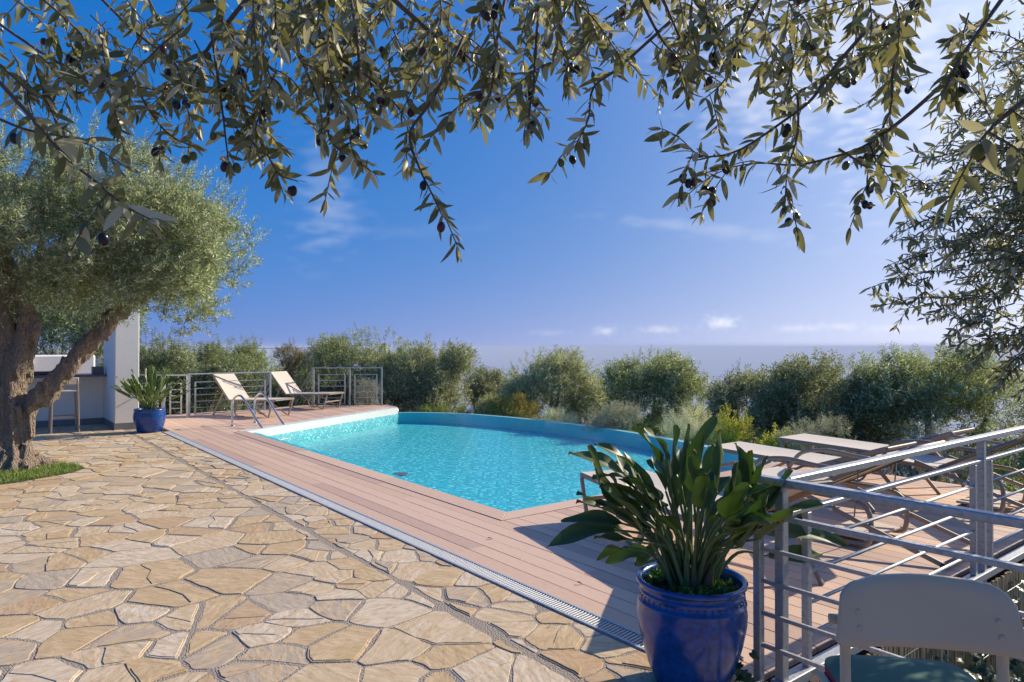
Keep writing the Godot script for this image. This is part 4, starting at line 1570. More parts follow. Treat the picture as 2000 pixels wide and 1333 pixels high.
func make_ladder():
	var t := thing("pool_ladder", "polished steel pool ladder with two arched handrails at the left pool edge", "ladder", deck_frame)
	var e := Vector3(0.861, 0, -0.508)
	var n := Vector3(0.508, 0, 0.861)
	var st: SurfaceTool
	var foot := Vector3(0.27, 0, -9.1)
	for k in 2:
		var f := foot + e * 0.62 * k
		st = begin(true)
		tube(st, spline([f, f + Vector3(0, 0.42, 0), f + n * 0.05 + Vector3(0, 0.55, 0), f + n * 0.17 + Vector3(0, 0.6, 0), f + n * 0.3 + Vector3(0, 0.52, 0), f + n * 0.62 + Vector3(0, 0.12, 0), f + n * 0.80 + Vector3(0, -0.12, 0), f + n * 0.83 + Vector3(0, -0.5, 0)], 6), 0.021, 12)
		part(t, "handrail", st, M.steel)
		st = begin(true)
		lathe(st, [Vector2(0.045, 0), Vector2(0.045, 0.012), Vector2(0.022, 0.022)], 20, f)
		part(t, "foot_flange", st, M.steel)
	for k in 2:
		var p := foot + n * 0.83 + Vector3(0, -0.27 - 0.2 * k, 0)
		st = begin()
		bar(st, p + e * 0.02, p + e * 0.6, 0.07, 0.022, Vector3.UP, 0.006)
		part(t, "tread", st, M.steel)


# ---------------------------------------------------------------- potted plants
func strelitzia_leaf(base: Vector3, start: Vector3, tip: Vector3, width: float, stem: float, face: Vector3) -> SurfaceTool:
	# a long stalk from base to start and a paddle blade, folded along its rib, on to the tip
	var st := begin(true)
	var rise := Vector3(start.x, base.y, start.z).distance_to(Vector3(base.x, base.y, base.z))
	var c1 := base.lerp(start, 0.45) + Vector3(0, rise * 0.22 + 0.02, 0)
	st.set_color(Color(0.12, 0.165, 0.06))
	var stalk := spline([base, c1, start], 5)
	var radii := []
	for i in stalk.size():
		radii.append(lerpf(stem, stem * 0.45, float(i) / (stalk.size() - 1)))
	tube(st, stalk, radii, 7)
	var along := tip - start
	var len_ := along.length()
	var bend := (start - c1).normalized()
	var rib := spline([start, start + (bend * 0.3 + along.normalized() * 0.7) * len_ * 0.5, tip], 5)
	var n := rib.size()
	var prev := []
	var shade := rng.randf_range(0.8, 1.25)
	for i in n:
		var t := float(i) / (n - 1)
		var d: Vector3 = (rib[mini(i + 1, n - 1)] - rib[maxi(i - 1, 0)]).normalized()
		var side := d.cross(face).normalized()
		var nrm := side.cross(d)
		var w := width * 0.5 * pow(maxf(sin(PI * pow(t * 0.97 + 0.015, 0.78)), 0.0), 0.7)
		if i == n - 1:
			w = 0.001
		var wob := 0.012 * sin(t * 9.0 + shade * 20.0)
		var row := [rib[i] - side * w + nrm * (w * 0.42 + wob), rib[i] - side * w * 0.5 + nrm * w * 0.12, rib[i], rib[i] + side * w * 0.5 + nrm * w * 0.12, rib[i] + side * w + nrm * (w * 0.42 - wob)]
		if i > 0:
			for k in 4:
				st.set_color(Color(0.055, 0.085, 0.028) * shade if k > 0 and k < 3 else (Color(0.062, 0.098, 0.03) * shade if i < n - 1 or shade < 1.1 else Color(0.11, 0.065, 0.02)))
				quad(st, prev[k], prev[k + 1], row[k + 1], row[k])
		prev = row
	return st


func pot_shape(r: float, h: float) -> SurfaceTool:
	# a full-bellied jar with a band under its rounded rim
	var st := begin(true)
	var p := []
	for q in [[0.0, 0.0], [0.60, 0.0], [0.66, 0.02], [0.80, 0.2], [0.92, 0.42], [0.985, 0.6], [0.995, 0.70], [0.975, 0.775], [0.985, 0.785], [0.985, 0.80], [0.955, 0.81], [0.945, 0.87], [0.955, 0.88], [0.955, 0.893], [0.935, 0.90], [0.935, 0.935], [0.965, 0.945], [1.0, 0.962], [1.005, 0.982], [0.985, 0.998], [0.95, 1.0], [0.91, 0.99], [0.885, 0.96], [0.88, 0.86]]:
		p.append(Vector2(q[0] * r, q[1] * h))
	lathe(st, p, 56)
	return st


func make_pots():
	# the large plant in the foreground
	var foot := Vector3(0.83, 0, -3.2)
	var t := thing("plant_pot", "large cobalt blue glazed jar in the right foreground", "plant pot", Transform3D(Basis(), foot), "blue glazed plant pots")
	part(t, "jar", pot_shape(0.25, 0.485), M.blue_glaze)
	# a row of pressed dents round the band
	var st := begin(true)
	for i in 44:
		var a := TAU * i / 44
		var d := Vector3(sin(a), 0, cos(a))
		tube(st, [d * 0.2368 + Vector3(0, 0.399, 0), d * 0.2368 + Vector3(0, 0.416, 0)], 0.0036, 6)
	part(t, "relief_band", st, M.blue_glaze)
	st = begin(true)
	lathe(st, [Vector2(0.222, 0.44), Vector2(0.15, 0.447), Vector2(0.06, 0.458), Vector2(0.0, 0.46)], 32)
	part(t, "soil", st, M.soil)
	t = thing("bird_of_paradise_plant", "large bird of paradise plant with broad dark leaves in foreground jar", "plant", Transform3D(Basis(), foot), "bird of paradise plants in blue pots")
	var list := BIG_LEAVES.duplicate()
	for q in list:
		var tip := Vector3(q[0], q[1], q[2])
		var start := Vector3(q[3], q[4], q[5])
		var len_ := tip.distance_to(start)
		var out := Vector3(start.x, 0, start.z)
		var base := Vector3(start.x * 0.16, 0.44, start.z * 0.2) + Vector3(rng.randf_range(-0.06, 0.06), 0, rng.randf_range(-0.06, 0.06))
		var face := (Vector3(0, 0.9, 0.25) - out.normalized() * 0.75 + rnd_dir() * 0.45).normalized()
		st = strelitzia_leaf(base, start, tip, clampf(len_ * 0.29, 0.06, 0.105) * rng.randf_range(0.85, 1.15), 0.0105, face)
		part(t, "leaf", st, M.strelitzia)
	for i in 38:
		var a := rng.randf() * TAU
		var o := Vector3(cos(a), 0, sin(a))
		var start := o * rng.randf_range(0.12, 0.36) + Vector3(0, rng.randf_range(0.68, 0.86), 0)
		var tip := start + (o * rng.randf_range(0.3, 1.0) + Vector3(0, rng.randf_range(0.2, 1.0), 0)).normalized() * rng.randf_range(0.2, 0.34)
		st = strelitzia_leaf(o * rng.randf_range(0.0, 0.07) + Vector3(0, 0.44, 0), start, tip, rng.randf_range(0.07, 0.105), 0.0095, (Vector3(0, 1, 0.1) - o * 0.7 + rnd_dir() * 0.4).normalized())
		part(t, "leaf", st, M.strelitzia)
	# dry sheaths at the foot
	for i in 9:
		var a := rng.randf() * TAU
		var o := Vector3(cos(a), 0, sin(a)) * rng.randf_range(0.05, 0.1)
		st = begin(true)
		tube(st, spline([o + Vector3(0, 0.43, 0), o * 1.1 + Vector3(0, 0.52, 0), o * 1.5 + Vector3(0, 0.6, 0)], 3), [0.024, 0.023, 0.021, 0.018, 0.013, 0.008, 0.002], 8)
		part(t, "leaf_sheath", st, mat("sheath_%d" % i, [0.13 + 0.05 * rng.randf(), 0.085, 0.04], 0.8))
	# clover that grows round the rim
	t = thing("clover_cover", "small green weeds covering the soil of the large blue jar", "weeds", Transform3D(Basis(), foot))
	t.set_meta("kind", "stuff")
	var leaf := begin()
	for k in 3:
		leaf_shape(leaf, 0.012, 0.011, 0.15, 0.2, aim(Vector3.ZERO, Vector3(sin(TAU * k / 3), 0.2, cos(TAU * k / 3)), Vector3.UP), 3)
	var at := []
	var col := []
	for i in 1500:
		var a := rng.randf() * TAU
		var r := sqrt(rng.randf_range(0.25, 1.0)) * 0.212
		if sin(a * 2.0 + 1.0) + rng.randf_range(-0.6, 0.9) < 0.0:
			continue
		at.append(aim(Vector3(sin(a) * r, 0.445 + rng.randf() * 0.035, cos(a) * r), rnd_dir(), Vector3(0, 1, 0), rng.randf_range(0.6, 1.5)))
		var k := rng.randf_range(0.6, 1.3)
		col.append(Color(0.10 * k, 0.17 * k, 0.025 * k))
	scatter(t, "weeds", finish(leaf), M.ivy, at, col)
	# the smaller one by the wall
	foot = deck(9.12, -1.18)
	t = thing("plant_pot", "smaller cobalt blue pot at the far end of the drain", "plant pot", Transform3D(Basis(), foot), "blue glazed plant pots")
	st = begin(true)
	var p := []
	for q in [[0.0, 0.0], [0.19, 0.0], [0.205, 0.015], [0.25, 0.14], [0.272, 0.26], [0.268, 0.335], [0.252, 0.385], [0.262, 0.395], [0.266, 0.412], [0.255, 0.425], [0.235, 0.425], [0.225, 0.40], [0.225, 0.34]]:
		p.append(Vector2(q[0], q[1]))
	lathe(st, p, 48)
	part(t, "jar", st, M.blue_glaze)
	st = begin(true)
	lathe(st, [Vector2(0.226, 0.385), Vector2(0.0, 0.40)], 24)
	part(t, "soil", st, M.soil)
	t = thing("bird_of_paradise_plant", "upright bird of paradise plant with narrow pale leaves by the wall", "plant", Transform3D(Basis(), foot), "bird of paradise plants in blue pots")
	for i in 75:
		var a := rng.randf() * TAU
		var o := Vector3(cos(a), 0, sin(a))
		var lean := pow(rng.randf(), 0.7)
		var h := rng.randf_range(0.55, 0.8)
		var start := o * lean * 0.42 * h / 0.7 + Vector3(0, 0.39 + h * (0.62 - 0.32 * lean), 0)
		var tip := o * lean * 0.78 * h / 0.7 + Vector3(0, 0.39 + h * (1.28 - 0.75 * lean), 0)
		st = strelitzia_leaf(o * rng.randf_range(0.02, 0.1) + Vector3(0, 0.385, 0), start, tip, rng.randf_range(0.045, 0.062), 0.009, (Vector3(0, 1, 0) - o * 0.6 + rnd_dir() * 0.4).normalized())
		part(t, "leaf", st, M.strelitzia_pale)


# ---------------------------------------------------------------- lower bed, reed fence, ivy
func make_lower_bed():
	var t := thing("reed_fence", "golden reed screen hanging below the right edge of the deck", "fence", deck_frame)
	var st := begin(true)
	var x := -0.55
	while x < 5.0:
		var r := rng.randf_range(0.0055, 0.0085)
		tube(st, [Vector3(x, -1.35, 3.215 + rng.randf_range(-0.01, 0.01)), Vector3(x + rng.randf_range(-0.01, 0.01), -0.045 - rng.randf() * 0.02, 3.205 + rng.randf_range(-0.006, 0.006))], r, 6)
		x += r * 1.75
	part(t, "reeds", st, M.reed).set_meta("kind", "stuff")
	for y in [-0.16, -0.5, -0.85]:
		st = begin(true)
		tube(st, [Vector3(-0.5, y, 3.227), Vector3(5.0, y, 3.227)], 0.002, 5)
		part(t, "wire", st, M.galvanised)
	# ivy that climbs from the bed
	t = thing("ivy_plant", "dark glossy ivy growing below the railing behind the beige chair", "ivy", deck_frame)
	var leaf := begin()
	for k in 5:
		var a := (k - 2) * 0.62
		leaf_shape(leaf, [0.03, 0.042, 0.06, 0.042, 0.03][k], 0.03, 0.12, 0.15, Transform3D(Basis(Vector3(0, 0, 1), a), Vector3.ZERO), 3)
	var lm := []
	for k in 4:
		var s := begin()
		s.set_color([Color(0.03, 0.055, 0.018), Color(0.045, 0.085, 0.025), Color(0.025, 0.045, 0.018), Color(0.06, 0.10, 0.03)][k])
		for q in 5:
			var a := (q - 2) * 0.62
			leaf_shape(s, [0.032, 0.045, 0.065, 0.045, 0.032][q], 0.034, 0.12, 0.15, Transform3D(Basis(Vector3(0, 0, 1), a), Vector3.ZERO), 3)
		lm.append(finish(s))
	st = begin(true)
	for i in 14:
		var p := Vector3(rng.randf_range(-0.6, 1.6), -1.2, 3.5 + rng.randf() * 0.5)
		tube(st, spline([p, p + Vector3(0.05, 0.4, -0.1), p + Vector3(rng.randf_range(-0.1, 0.1), 0.85, -0.2)], 3), 0.006, 5)
	part(t, "stems", st, M.twig)
	var more := []
	for i in 900:
		var p := Vector3(rng.randf_range(-0.68, 1.75), 0, rng.randf_range(3.26, 4.5))
		var roof := -0.16 - 0.25 * (p.z - 3.26) - 0.2 * maxf(0.0, p.x - 0.9)
		p.y = roof - pow(rng.randf(), 1.6) * 0.55
		var place := aim(p, Vector3(rng.randf_range(-1, 1), rng.randf_range(-0.9, 0.3), rng.randf_range(-0.2, 1)), Vector3(rng.randf_range(-0.6, 0.2), 0.8, rng.randf_range(-0.1, 0.7)), rng.randf_range(0.7, 1.5))
		if i < 240:
			part(t, "leaf", lm[rng.randi() % 4], M.ivy, place)
		else:
			more.append(place)
	scatter(t, "inner_leaves", lm[0], M.ivy, more)
	t = thing("ivy_plant", "small leafy sprig at the foot of the railing beside the large jar", "plant", deck_frame)
	for i in 34:
		var p := Vector3(-0.93, 0.02, 2.98) + Vector3(rng.randf_range(-0.10, 0.10), rng.randf() * 0.13, rng.randf_range(-0.12, 0.14))
		part(t, "leaf", lm[[1, 3, 3, 1][rng.randi() % 4]], M.ivy, aim(p, rnd_dir() + Vector3(-0.2, 0.2, 0.2), Vector3(-0.3, 1, 0.4) + rnd_dir() * 0.5, rng.randf_range(0.6, 0.95)))
	for d in [["blue flowered plant below the deck edge at the right frame edge", Vector3(1.7, -0.62, 3.55)], ["small blue flowers growing against the top of the reed screen", Vector3(2.05, -0.2, 3.3)]]:
		t = thing("flowering_plant", d[0], "flowers", Transform3D(deck_frame.basis, deck_frame * d[1]))
		for i in 26:
			part(t, "leaf", lm[1 + 2 * (rng.randi() % 2)], M.ivy, aim(rnd_dir() * Vector3(0.16, 0.12, 0.1), rnd_dir(), Vector3(0, 1, 0.5), rng.randf_range(0.5, 0.8)))
		for i in 14:
			var s := begin()
			for k in 5:
				leaf_shape(s, 0.014, 0.012, 0.1, 0.2, aim(Vector3.ZERO, Vector3(sin(TAU * k / 5), cos(TAU * k / 5), 0.2), Vector3(0, 0, 1)), 2)
			part(t, "flower", s, M.flower_blue, aim(rnd_dir() * Vector3(0.13, 0.08, 0.08) + Vector3(0, 0.05, 0.06), Vector3.UP, rnd_dir() + Vector3(-0.5, 0.5, 1.2), 1.3))


# ---------------------------------------------------------------- the chair in the foreground
func make_chair():
	var t := thing("chair", "beige metal chair with green seat cushion in the bottom right corner", "chair", Transform3D(Basis(Vector3.UP, deg_to_rad(-9)), Vector3(1.058, 0, -1.78)))
	# backrest: a gently curved plate with big rounded upper corners
	var outline := []
	var w := 0.222
	for k in 9:
		var a := PI - k * PI / 16.0
		outline.append(Vector2(-w + 0.012 + 0.055 + 0.055 * cos(a), 0.118 + 0.055 * sin(a) - 0.012))
	for k in 7:
		var x := lerpf(-0.12, 0.12, k / 6.0)
		outline.append(Vector2(x, 0.172 - 0.0 + 0.006 * cos(x / 0.12 * PI * 0.5)))
	for k in 9:
		var a := PI / 2 - k * PI / 16.0
		outline.append(Vector2(w - 0.012 - 0.075 + 0.075 * cos(a), 0.098 + 0.075 * sin(a) - 0.004))
	outline.append(Vector2(w + 0.004, 0.012))
	outline.append(Vector2(w - 0.006, 0.0))
	for k in 5:
		outline.append(Vector2(lerpf(w - 0.03, -w + 0.03, k / 4.0), -0.002))
	outline.append(Vector2(-w + 0.008, 0.002))
	outline.append(Vector2(-w - 0.002, 0.014))
	var put := func(v: Vector2, z: float, grow := 0.0) -> Vector3:
		var c := v + (v - Vector2(0, 0.085)).limit_length(grow)
		return Vector3(c.x, 0.783 + c.y, z + 0.035 * (c.x / w) * (c.x / w) - (c.y - 0.085) * 0.12)
	var st := begin(true)
	var n := outline.size()
	var mid := func(k: float) -> Array:
		var ring := []
		for v in outline:
			ring.append(Vector2(0, 0.085).lerp(v, k))
		return ring
	var rings := [mid.call(0.0), mid.call(0.35), mid.call(0.7), mid.call(0.97), outline]
	for side in [1.0, -1.0]:
		for r in 4:
			for i in n:
				var j := (i + 1) % n
				var z0: float = 0.008 * side
				var z1: float = 0.008 * side if r < 3 else 0.004 * side
				var a: Vector3 = put.call(rings[r][i], z0)
				var b: Vector3 = put.call(rings[r][j], z0)
				var c: Vector3 = put.call(rings[r + 1][j], z1)
				var d: Vector3 = put.call(rings[r + 1][i], z1)
				if side > 0:
					quad(st, a, b, c, d)
				else:
					quad(st, a, d, c, b)
	for i in n:
		var j := (i + 1) % n
		quad(st, put.call(outline[i], 0.004), put.call(outline[j], 0.004), put.call(outline[j], -0.004), put.call(outline[i], -0.004))
	var back := part(t, "backrest", st, M.chair_paint)
	for p in [[-0.165, 0.085], [-0.163, 0.045], [0.166, 0.08], [0.170, 0.042]]:
		st = begin(true)
		lathe(st, [Vector2(0.0085, 0), Vector2(0.0078, 0.0025), Vector2(0.0045, 0.0042), Vector2(0.0, 0.0048)], 16)
		var at: Vector3 = put.call(Vector2(p[0], p[1]), 0.0075)
		part(back, "rivet", st, M.chair_paint, Transform3D(Basis(Vector3.RIGHT, PI / 2), at))
	for s in [-1, 1]:
		st = begin(true)
		var x: float = s * 0.188
		tube(st, spline([Vector3(x * 1.04, 0, 0.13), Vector3(x * 1.03, 0.45, 0.045), Vector3(x, 0.70, -0.0), Vector3(x, 0.90, 0.0)], 4), 0.0135, 12)
		part(t, "rear_leg", st, M.chair_paint)
		st = begin(true)
		tube(st, spline([Vector3(x + 0.03, 0, -0.47), Vector3(x + 0.03, 0.4, -0.42), Vector3(x + 0.03, 0.53, -0.36), Vector3(x + 0.02, 0.545, -0.05)], 4), 0.0135, 12)
		part(t, "front_leg", st, M.chair_paint)
		st = begin(true)
		tube(st, [Vector3(x - 0.005 + s * 0.002, 0.832, -0.012), Vector3(x + s * 0.036, 0.832, -0.012)], 0.013, 12)
		part(t, "bracket", st, M.chair_paint)
	# seat: green top, red edge
	for layer in 2:
		st = begin(true)
		var c := Vector3(0.055, 0.0, -0.20)
		var rim := []
		for k in 40:
			var a := TAU * k / 40
			var e := 0.34
			rim.append(Vector2(signf(cos(a)) * pow(absf(cos(a)), e) * 0.205, signf(sin(a)) * pow(absf(sin(a)), e) * 0.20))
		for k in 40:
			var l := (k + 1) % 40
			var f := func(i: int, s: float, y: float) -> Vector3: return c + Vector3(rim[i].x * s, y, rim[i].y * s)
			if layer == 0:
				for r in [[0.0, 0.600, 0.6, 0.597], [0.6, 0.597, 0.9, 0.588], [0.9, 0.588, 1.0, 0.575]]:
					quad(st, f.call(l, r[0], r[1]), f.call(k, r[0], r[1]), f.call(k, r[2], r[3]), f.call(l, r[2], r[3]))
			else:
				for r in [[1.0, 0.575, 1.006, 0.562], [1.006, 0.562, 1.0, 0.548], [1.0, 0.548, 0.0, 0.547]]:
					quad(st, f.call(l, r[0], r[1]), f.call(k, r[0], r[1]), f.call(k, r[2], r[3]), f.call(l, r[2], r[3]))
		part(t, "seat" if layer == 0 else "seat_edge", st, M.green_cloth if layer == 0 else M.red_cloth)


# ---------------------------------------------------------------- the olive at the right edge
func along_shoot(p: Array, from: float, every: float, size: float, out: Array, shed := 0.1):
	# pairs of leaves, each pair turned against the last, along a shoot
	var total := 0.0
	for i in p.size() - 1:
		total += p[i].distance_to(p[i + 1])
	var want := total * from
	var run := 0.0
	var turn := rng.randf() * TAU
	for i in p.size() - 1:
		var seg: float = p[i].distance_to(p[i + 1])
		var d: Vector3 = (p[i + 1] - p[i]).normalized()
		while want < run + seg:
			var at: Vector3 = p[i].lerp(p[i + 1], (want - run) / seg)
			var x := d.cross(Vector3(0.2, 0.3, 0.9)).normalized()
			turn += PI / 2 + rng.randf_range(-0.35, 0.35)
			for s in 2:
				if rng.randf() < shed:
					continue
				var o := x.rotated(d, turn + s * PI)
				var dir := (d * rng.randf_range(0.1, 1.0) + o * 0.85 + rnd_dir() * 0.3 + Vector3(0, -rng.randf_range(0.0, 0.7), 0)).normalized()
				out.append(aim(at, dir, Vector3.UP * 0.6 + d * 0.3 + rnd_dir() * 0.8, size * rng.randf_range(0.55, 1.3)))
			want += every * rng.randf_range(0.75, 1.3)
		run += seg
	var e: Vector3 = p[p.size() - 1]
	var d: Vector3 = (e - p[p.size() - 2]).normalized()
	for k in 2:
		out.append(aim(e, (d + rnd_dir() * 0.35).normalized(), rnd_dir() + Vector3.UP, size * rng.randf_range(0.6, 0.95)))


func olive_leaf_meshes() -> Array:
	if leaf_meshes.is_empty():
		var cols := [Color(0.115, 0.124, 0.064), Color(0.135, 0.140, 0.075), Color(0.085, 0.10, 0.052), Color(0.165, 0.165, 0.095), Color(0.30, 0.305, 0.235), Color(0.12, 0.132, 0.078)]
		for k in 6:
			var st := begin(true)
			leaf_shape(st, 1.0, [0.28, 0.25, 0.30, 0.26, 0.26, 0.23][k], 0.25, [0.08, 0.28, -0.14, 0.18, 0.0, 0.4][k], Transform3D(), 6, cols[k])
			leaf_meshes.append(finish(st))
	return leaf_meshes


func fruit_mesh(sides := 10) -> ArrayMesh:
	var st := begin(true)
	var p := []
	for k in 8:
		var a := PI * k / 7
		p.append(Vector2(0.0088 * sin(a) + 0.0000001, -0.0118 * cos(a) - 0.0118))
	lathe(st, p, sides)
	return finish(st)


func make_right_tree():
	var foot := Vector3(3.28, -0.277, -2.835)
	var t := thing("olive_tree", "dark backlit olive tree hanging in from the right edge", "tree", Transform3D(Basis().scaled(Vector3.ONE * 0.63), foot))
	var st := begin(true)
	var rough := FastNoiseLite.new()
	rough.frequency = 5.0
	tube(st, spline([Vector3(0, -1.7, 0), Vector3(0.05, 0.6, 0), Vector3(-0.1, 1.9, 0.05), Vector3(-0.25, 2.9, 0)], 6), [0.24, 0.21, 0.19, 0.18, 0.175, 0.17, 0.17, 0.165, 0.16, 0.155, 0.15, 0.145, 0.14, 0.135, 0.13, 0.12, 0.11, 0.10, 0.09], 16, true, rough, 0.25)
	part(t, "trunk", st, M.bark)
	var shoots := []
	var c := Vector3(-0.95, 4.1, -0.45)
	for b in [[Vector3(-0.1, 1.9, 0), Vector3(-0.5, 2.6, -0.2), Vector3(-1.2, 3.3, -0.3)], [Vector3(-0.2, 2.6, 0), Vector3(-0.6, 3.5, -0.2), Vector3(-1.2, 4.4, -0.4)], [Vector3(-0.25, 2.9, 0), Vector3(-0.3, 3.7, -0.5), Vector3(-0.7, 4.9, -0.7)], [Vector3(-0.15, 2.2, 0), Vector3(-0.9, 2.5, -0.1), Vector3(-1.5, 2.6, -0.2)]]:
		st = begin(true)
		tube(st, spline(b, 5), [0.07, 0.064, 0.058, 0.052, 0.046, 0.04, 0.035, 0.03, 0.025, 0.02, 0.014], 8)
		part(t, "limb", st, M.bark)
	var r := Vector3(1.05, 2.15, 1.0)
	for i in 1050:
		var d := rnd_dir()
		var p := c + d * r * rng.randf_range(0.1, 0.85)
		var go := (d * Vector3(0.8, 0.5, 0.8) + Vector3(-0.2, -0.05, 0.0) + rnd_dir() * 0.85).normalized()
		var len_ := rng.randf_range(0.2, 0.5)
		shoots.append([p, p + go * len_ * 0.55, p + go * len_ + Vector3(0, -0.14 * len_, 0)])
	# the sprays that reach out to the left (tip and start, metres from the foot)
	for q in [[-2.75, 3.6, -2.05, 3.85], [-2.78, 3.3, -1.95, 3.45], [-2.65, 3.18, -1.9, 3.25], [-2.33, 2.96, -1.75, 3.2], [-2.6, 3.93, -1.9, 4.1], [-2.65, 3.45, -1.8, 3.7], [-2.27, 2.85, -1.6, 3.05], [-2.6, 3.62, -1.7, 3.55], [-2.15, 2.75, -1.5, 3.0], [-1.95, 2.62, -1.4, 3.0], [-2.45, 4.15, -1.7, 4.3], [-2.3, 3.1, -1.6, 3.3], [-1.8, 2.45, -1.45, 2.95], [-1.55, 2.4, -1.2, 2.9], [-2.35, 3.4, -1.5, 3.5], [-2.5, 3.75, -1.5, 3.8]]:
		var z := rng.randf_range(-0.45, 0.05)
		var tip := Vector3(q[0], q[1], z)
		var start := Vector3(q[2], q[3], z - 0.2)
		shoots.append([start, start.lerp(tip, 0.5) + Vector3(0, 0.04, 0), tip])
		for k in 3:
			var s := start.lerp(tip, rng.randf_range(0.2, 0.7))
			shoots.append([s, s + Vector3(-0.1, rng.randf_range(-0.1, 0.08), 0.05), s + Vector3(-0.22, rng.randf_range(-0.18, 0.1), rng.randf_range(-0.1, 0.1))])
	var leaves := []
	st = begin(true)
	var fruit := []
	for s in shoots:
		var p := spline(s, 4)
		tube(st, p, [0.005, 0.005, 0.0045, 0.004, 0.004, 0.0035, 0.003, 0.0025, 0.002], 5, false)
		along_shoot(p, 0.1, 0.032, 0.072, leaves)
		if rng.randf() < 0.16:
			fruit.append(p[rng.randi_range(3, 7)])
	part(t, "twigs", st, M.twig)
	var by := [[], [], []]
	for x in leaves:
		by[rng.randi() % 3].append(x)
	var m := olive_leaf_meshes()
	for k in 3:
		scatter(t, "foliage", m[[0, 4, 5][k]], M.olive_leaf, by[k], tints(by[k].size(), 0.9, 1.6))
	var f := fruit_mesh(8)
	for p in fruit:
		part(t, "olive_fruit", f, M.olive_black if rng.randf() < 0.75 else M.olive_green, Transform3D(Basis(), p))


# ---------------------------------------------------------------- branches over the terrace, close to the eye
func make_overhang():
	var foot := Vector3(0.6, 0, 2.6)
	var t := thing("olive_tree", "olive branches with leaves and ripe olives hanging across the top foreground", "tree", Transform3D(Basis(), foot))
	var st := begin(true)
	var rough := FastNoiseLite.new()
	rough.frequency = 5.0
	tube(st, spline([Vector3(0, -0.05, 0), Vector3(0.05, 0.7, -0.05), Vector3(-0.05, 1.5, -0.1), Vector3(0, 2.3, -0.3)], 5), [0.3, 0.26, 0.24, 0.23, 0.22, 0.22, 0.215, 0.21, 0.21, 0.2, 0.19, 0.18, 0.17, 0.16, 0.15, 0.14], 18, true, rough, 0.22)
	part(t, "trunk", st, M.bark)
	for e in [Vector3(-2.1, 2.9, -4.2), Vector3(-1.4, 2.95, -4.25), Vector3(-0.9, 3.0, -4.3), Vector3(-0.3, 3.0, -4.3), Vector3(0.35, 3.0, -4.2)]:
		st = begin(true)
		tube(st, spline([Vector3(0, 2.2, -0.28), Vector3(e.x * 0.35, 2.95, -1.4), Vector3(e.x * 0.75, 3.15, -2.9), e], 5), [0.09, 0.08, 0.072, 0.066, 0.06, 0.055, 0.05, 0.045, 0.04, 0.036, 0.032, 0.028, 0.024, 0.02, 0.016, 0.012], 8)
		part(t, "limb", st, M.bark)
	var leaves := []
	var fruit := []
	var twigs := begin(true)
	for q in SHOOTS:
		var raw := []
		for i in range(0, q.p.size(), 3):
			raw.append(Vector3(q.p[i], q.p[i + 1], q.p[i + 2]) - foot)
		var p := spline(raw, 4)
		var r: float = q.r
		var radii := []
		for i in p.size():
			radii.append(lerpf(r, 0.0011, float(i) / (p.size() - 1)))
		if r > 0.0025:
			st = begin(true)
			tube(st, p, radii, 7)
			part(t, "branch", st, M.twig)
			along_shoot(p, 0.3, 0.0165, 0.048, leaves, 0.16)
			# side twigs
			for k in (3 if r > 0.0045 else 1):
				var i := rng.randi_range(p.size() / 3, p.size() - 2)
				var d: Vector3 = (p[i + 1] - p[i]).normalized()
				var o := (d * 0.5 + rnd_dir() * 0.7 + Vector3(0, -0.45, 0)).normalized()
				var s: Array = spline([p[i], p[i] + o * 0.05, p[i] + o * 0.10 + Vector3(0, -0.015, 0)], 3)
				tube(twigs, s, 0.0012, 5, false)
				along_shoot(s, 0.25, 0.0165, 0.046, leaves, 0.16)
				if rng.randf() < 0.5:
					fruit.append(s[3])
		else:
			tube(twigs, p, radii, 5, false)
			along_shoot(p, 0.12, 0.0165, 0.048, leaves, 0.14)
		for k in (2 if r > 0.0025 else 1):
			if rng.randf() < 0.55:
				fruit.append(p[rng.randi_range(p.size() / 3, p.size() - 2)])
	part(t, "twigs", twigs, M.twig)
	leaves.sort_custom(func(a, b): return a.basis.y.length() / -(a.origin.z + foot.z) > b.basis.y.length() / -(b.origin.z + foot.z))
	var m := olive_leaf_meshes()
	var rest := [[], [], [], [], [], []]
	for i in leaves.size():
		var k: int = [0, 0, 1, 1, 2, 4, 3, 4, 5, 4][rng.randi() % 10]
		if i < 300:
			part(t, "leaf", m[k], M.olive_leaf, leaves[i])
		else:
			rest[k].append(leaves[i])
	for k in 6:
		scatter(t, "foliage", m[k], M.olive_leaf, rest[k], tints(rest[k].size(), 0.75, 1.2, 0.08))
	var f := fruit_mesh(14)
	for p in fruit:
		for k in rng.randi_range(1, 3):
			var o := Vector3(rng.randf_range(-0.016, 0.016), -0.008 - rng.randf() * 0.016, rng.randf_range(-0.014, 0.014))
			var roll := rng.randf()
			st = begin(true)
			part(t, "olive_fruit", f, M.olive_green if roll < 0.5 else (M.olive_black if roll < 0.82 else M.olive_purple), Transform3D(Basis(rnd_dir(), 0.4).scaled(Vector3.ONE * rng.randf_range(0.7, 1.0)), p + o))


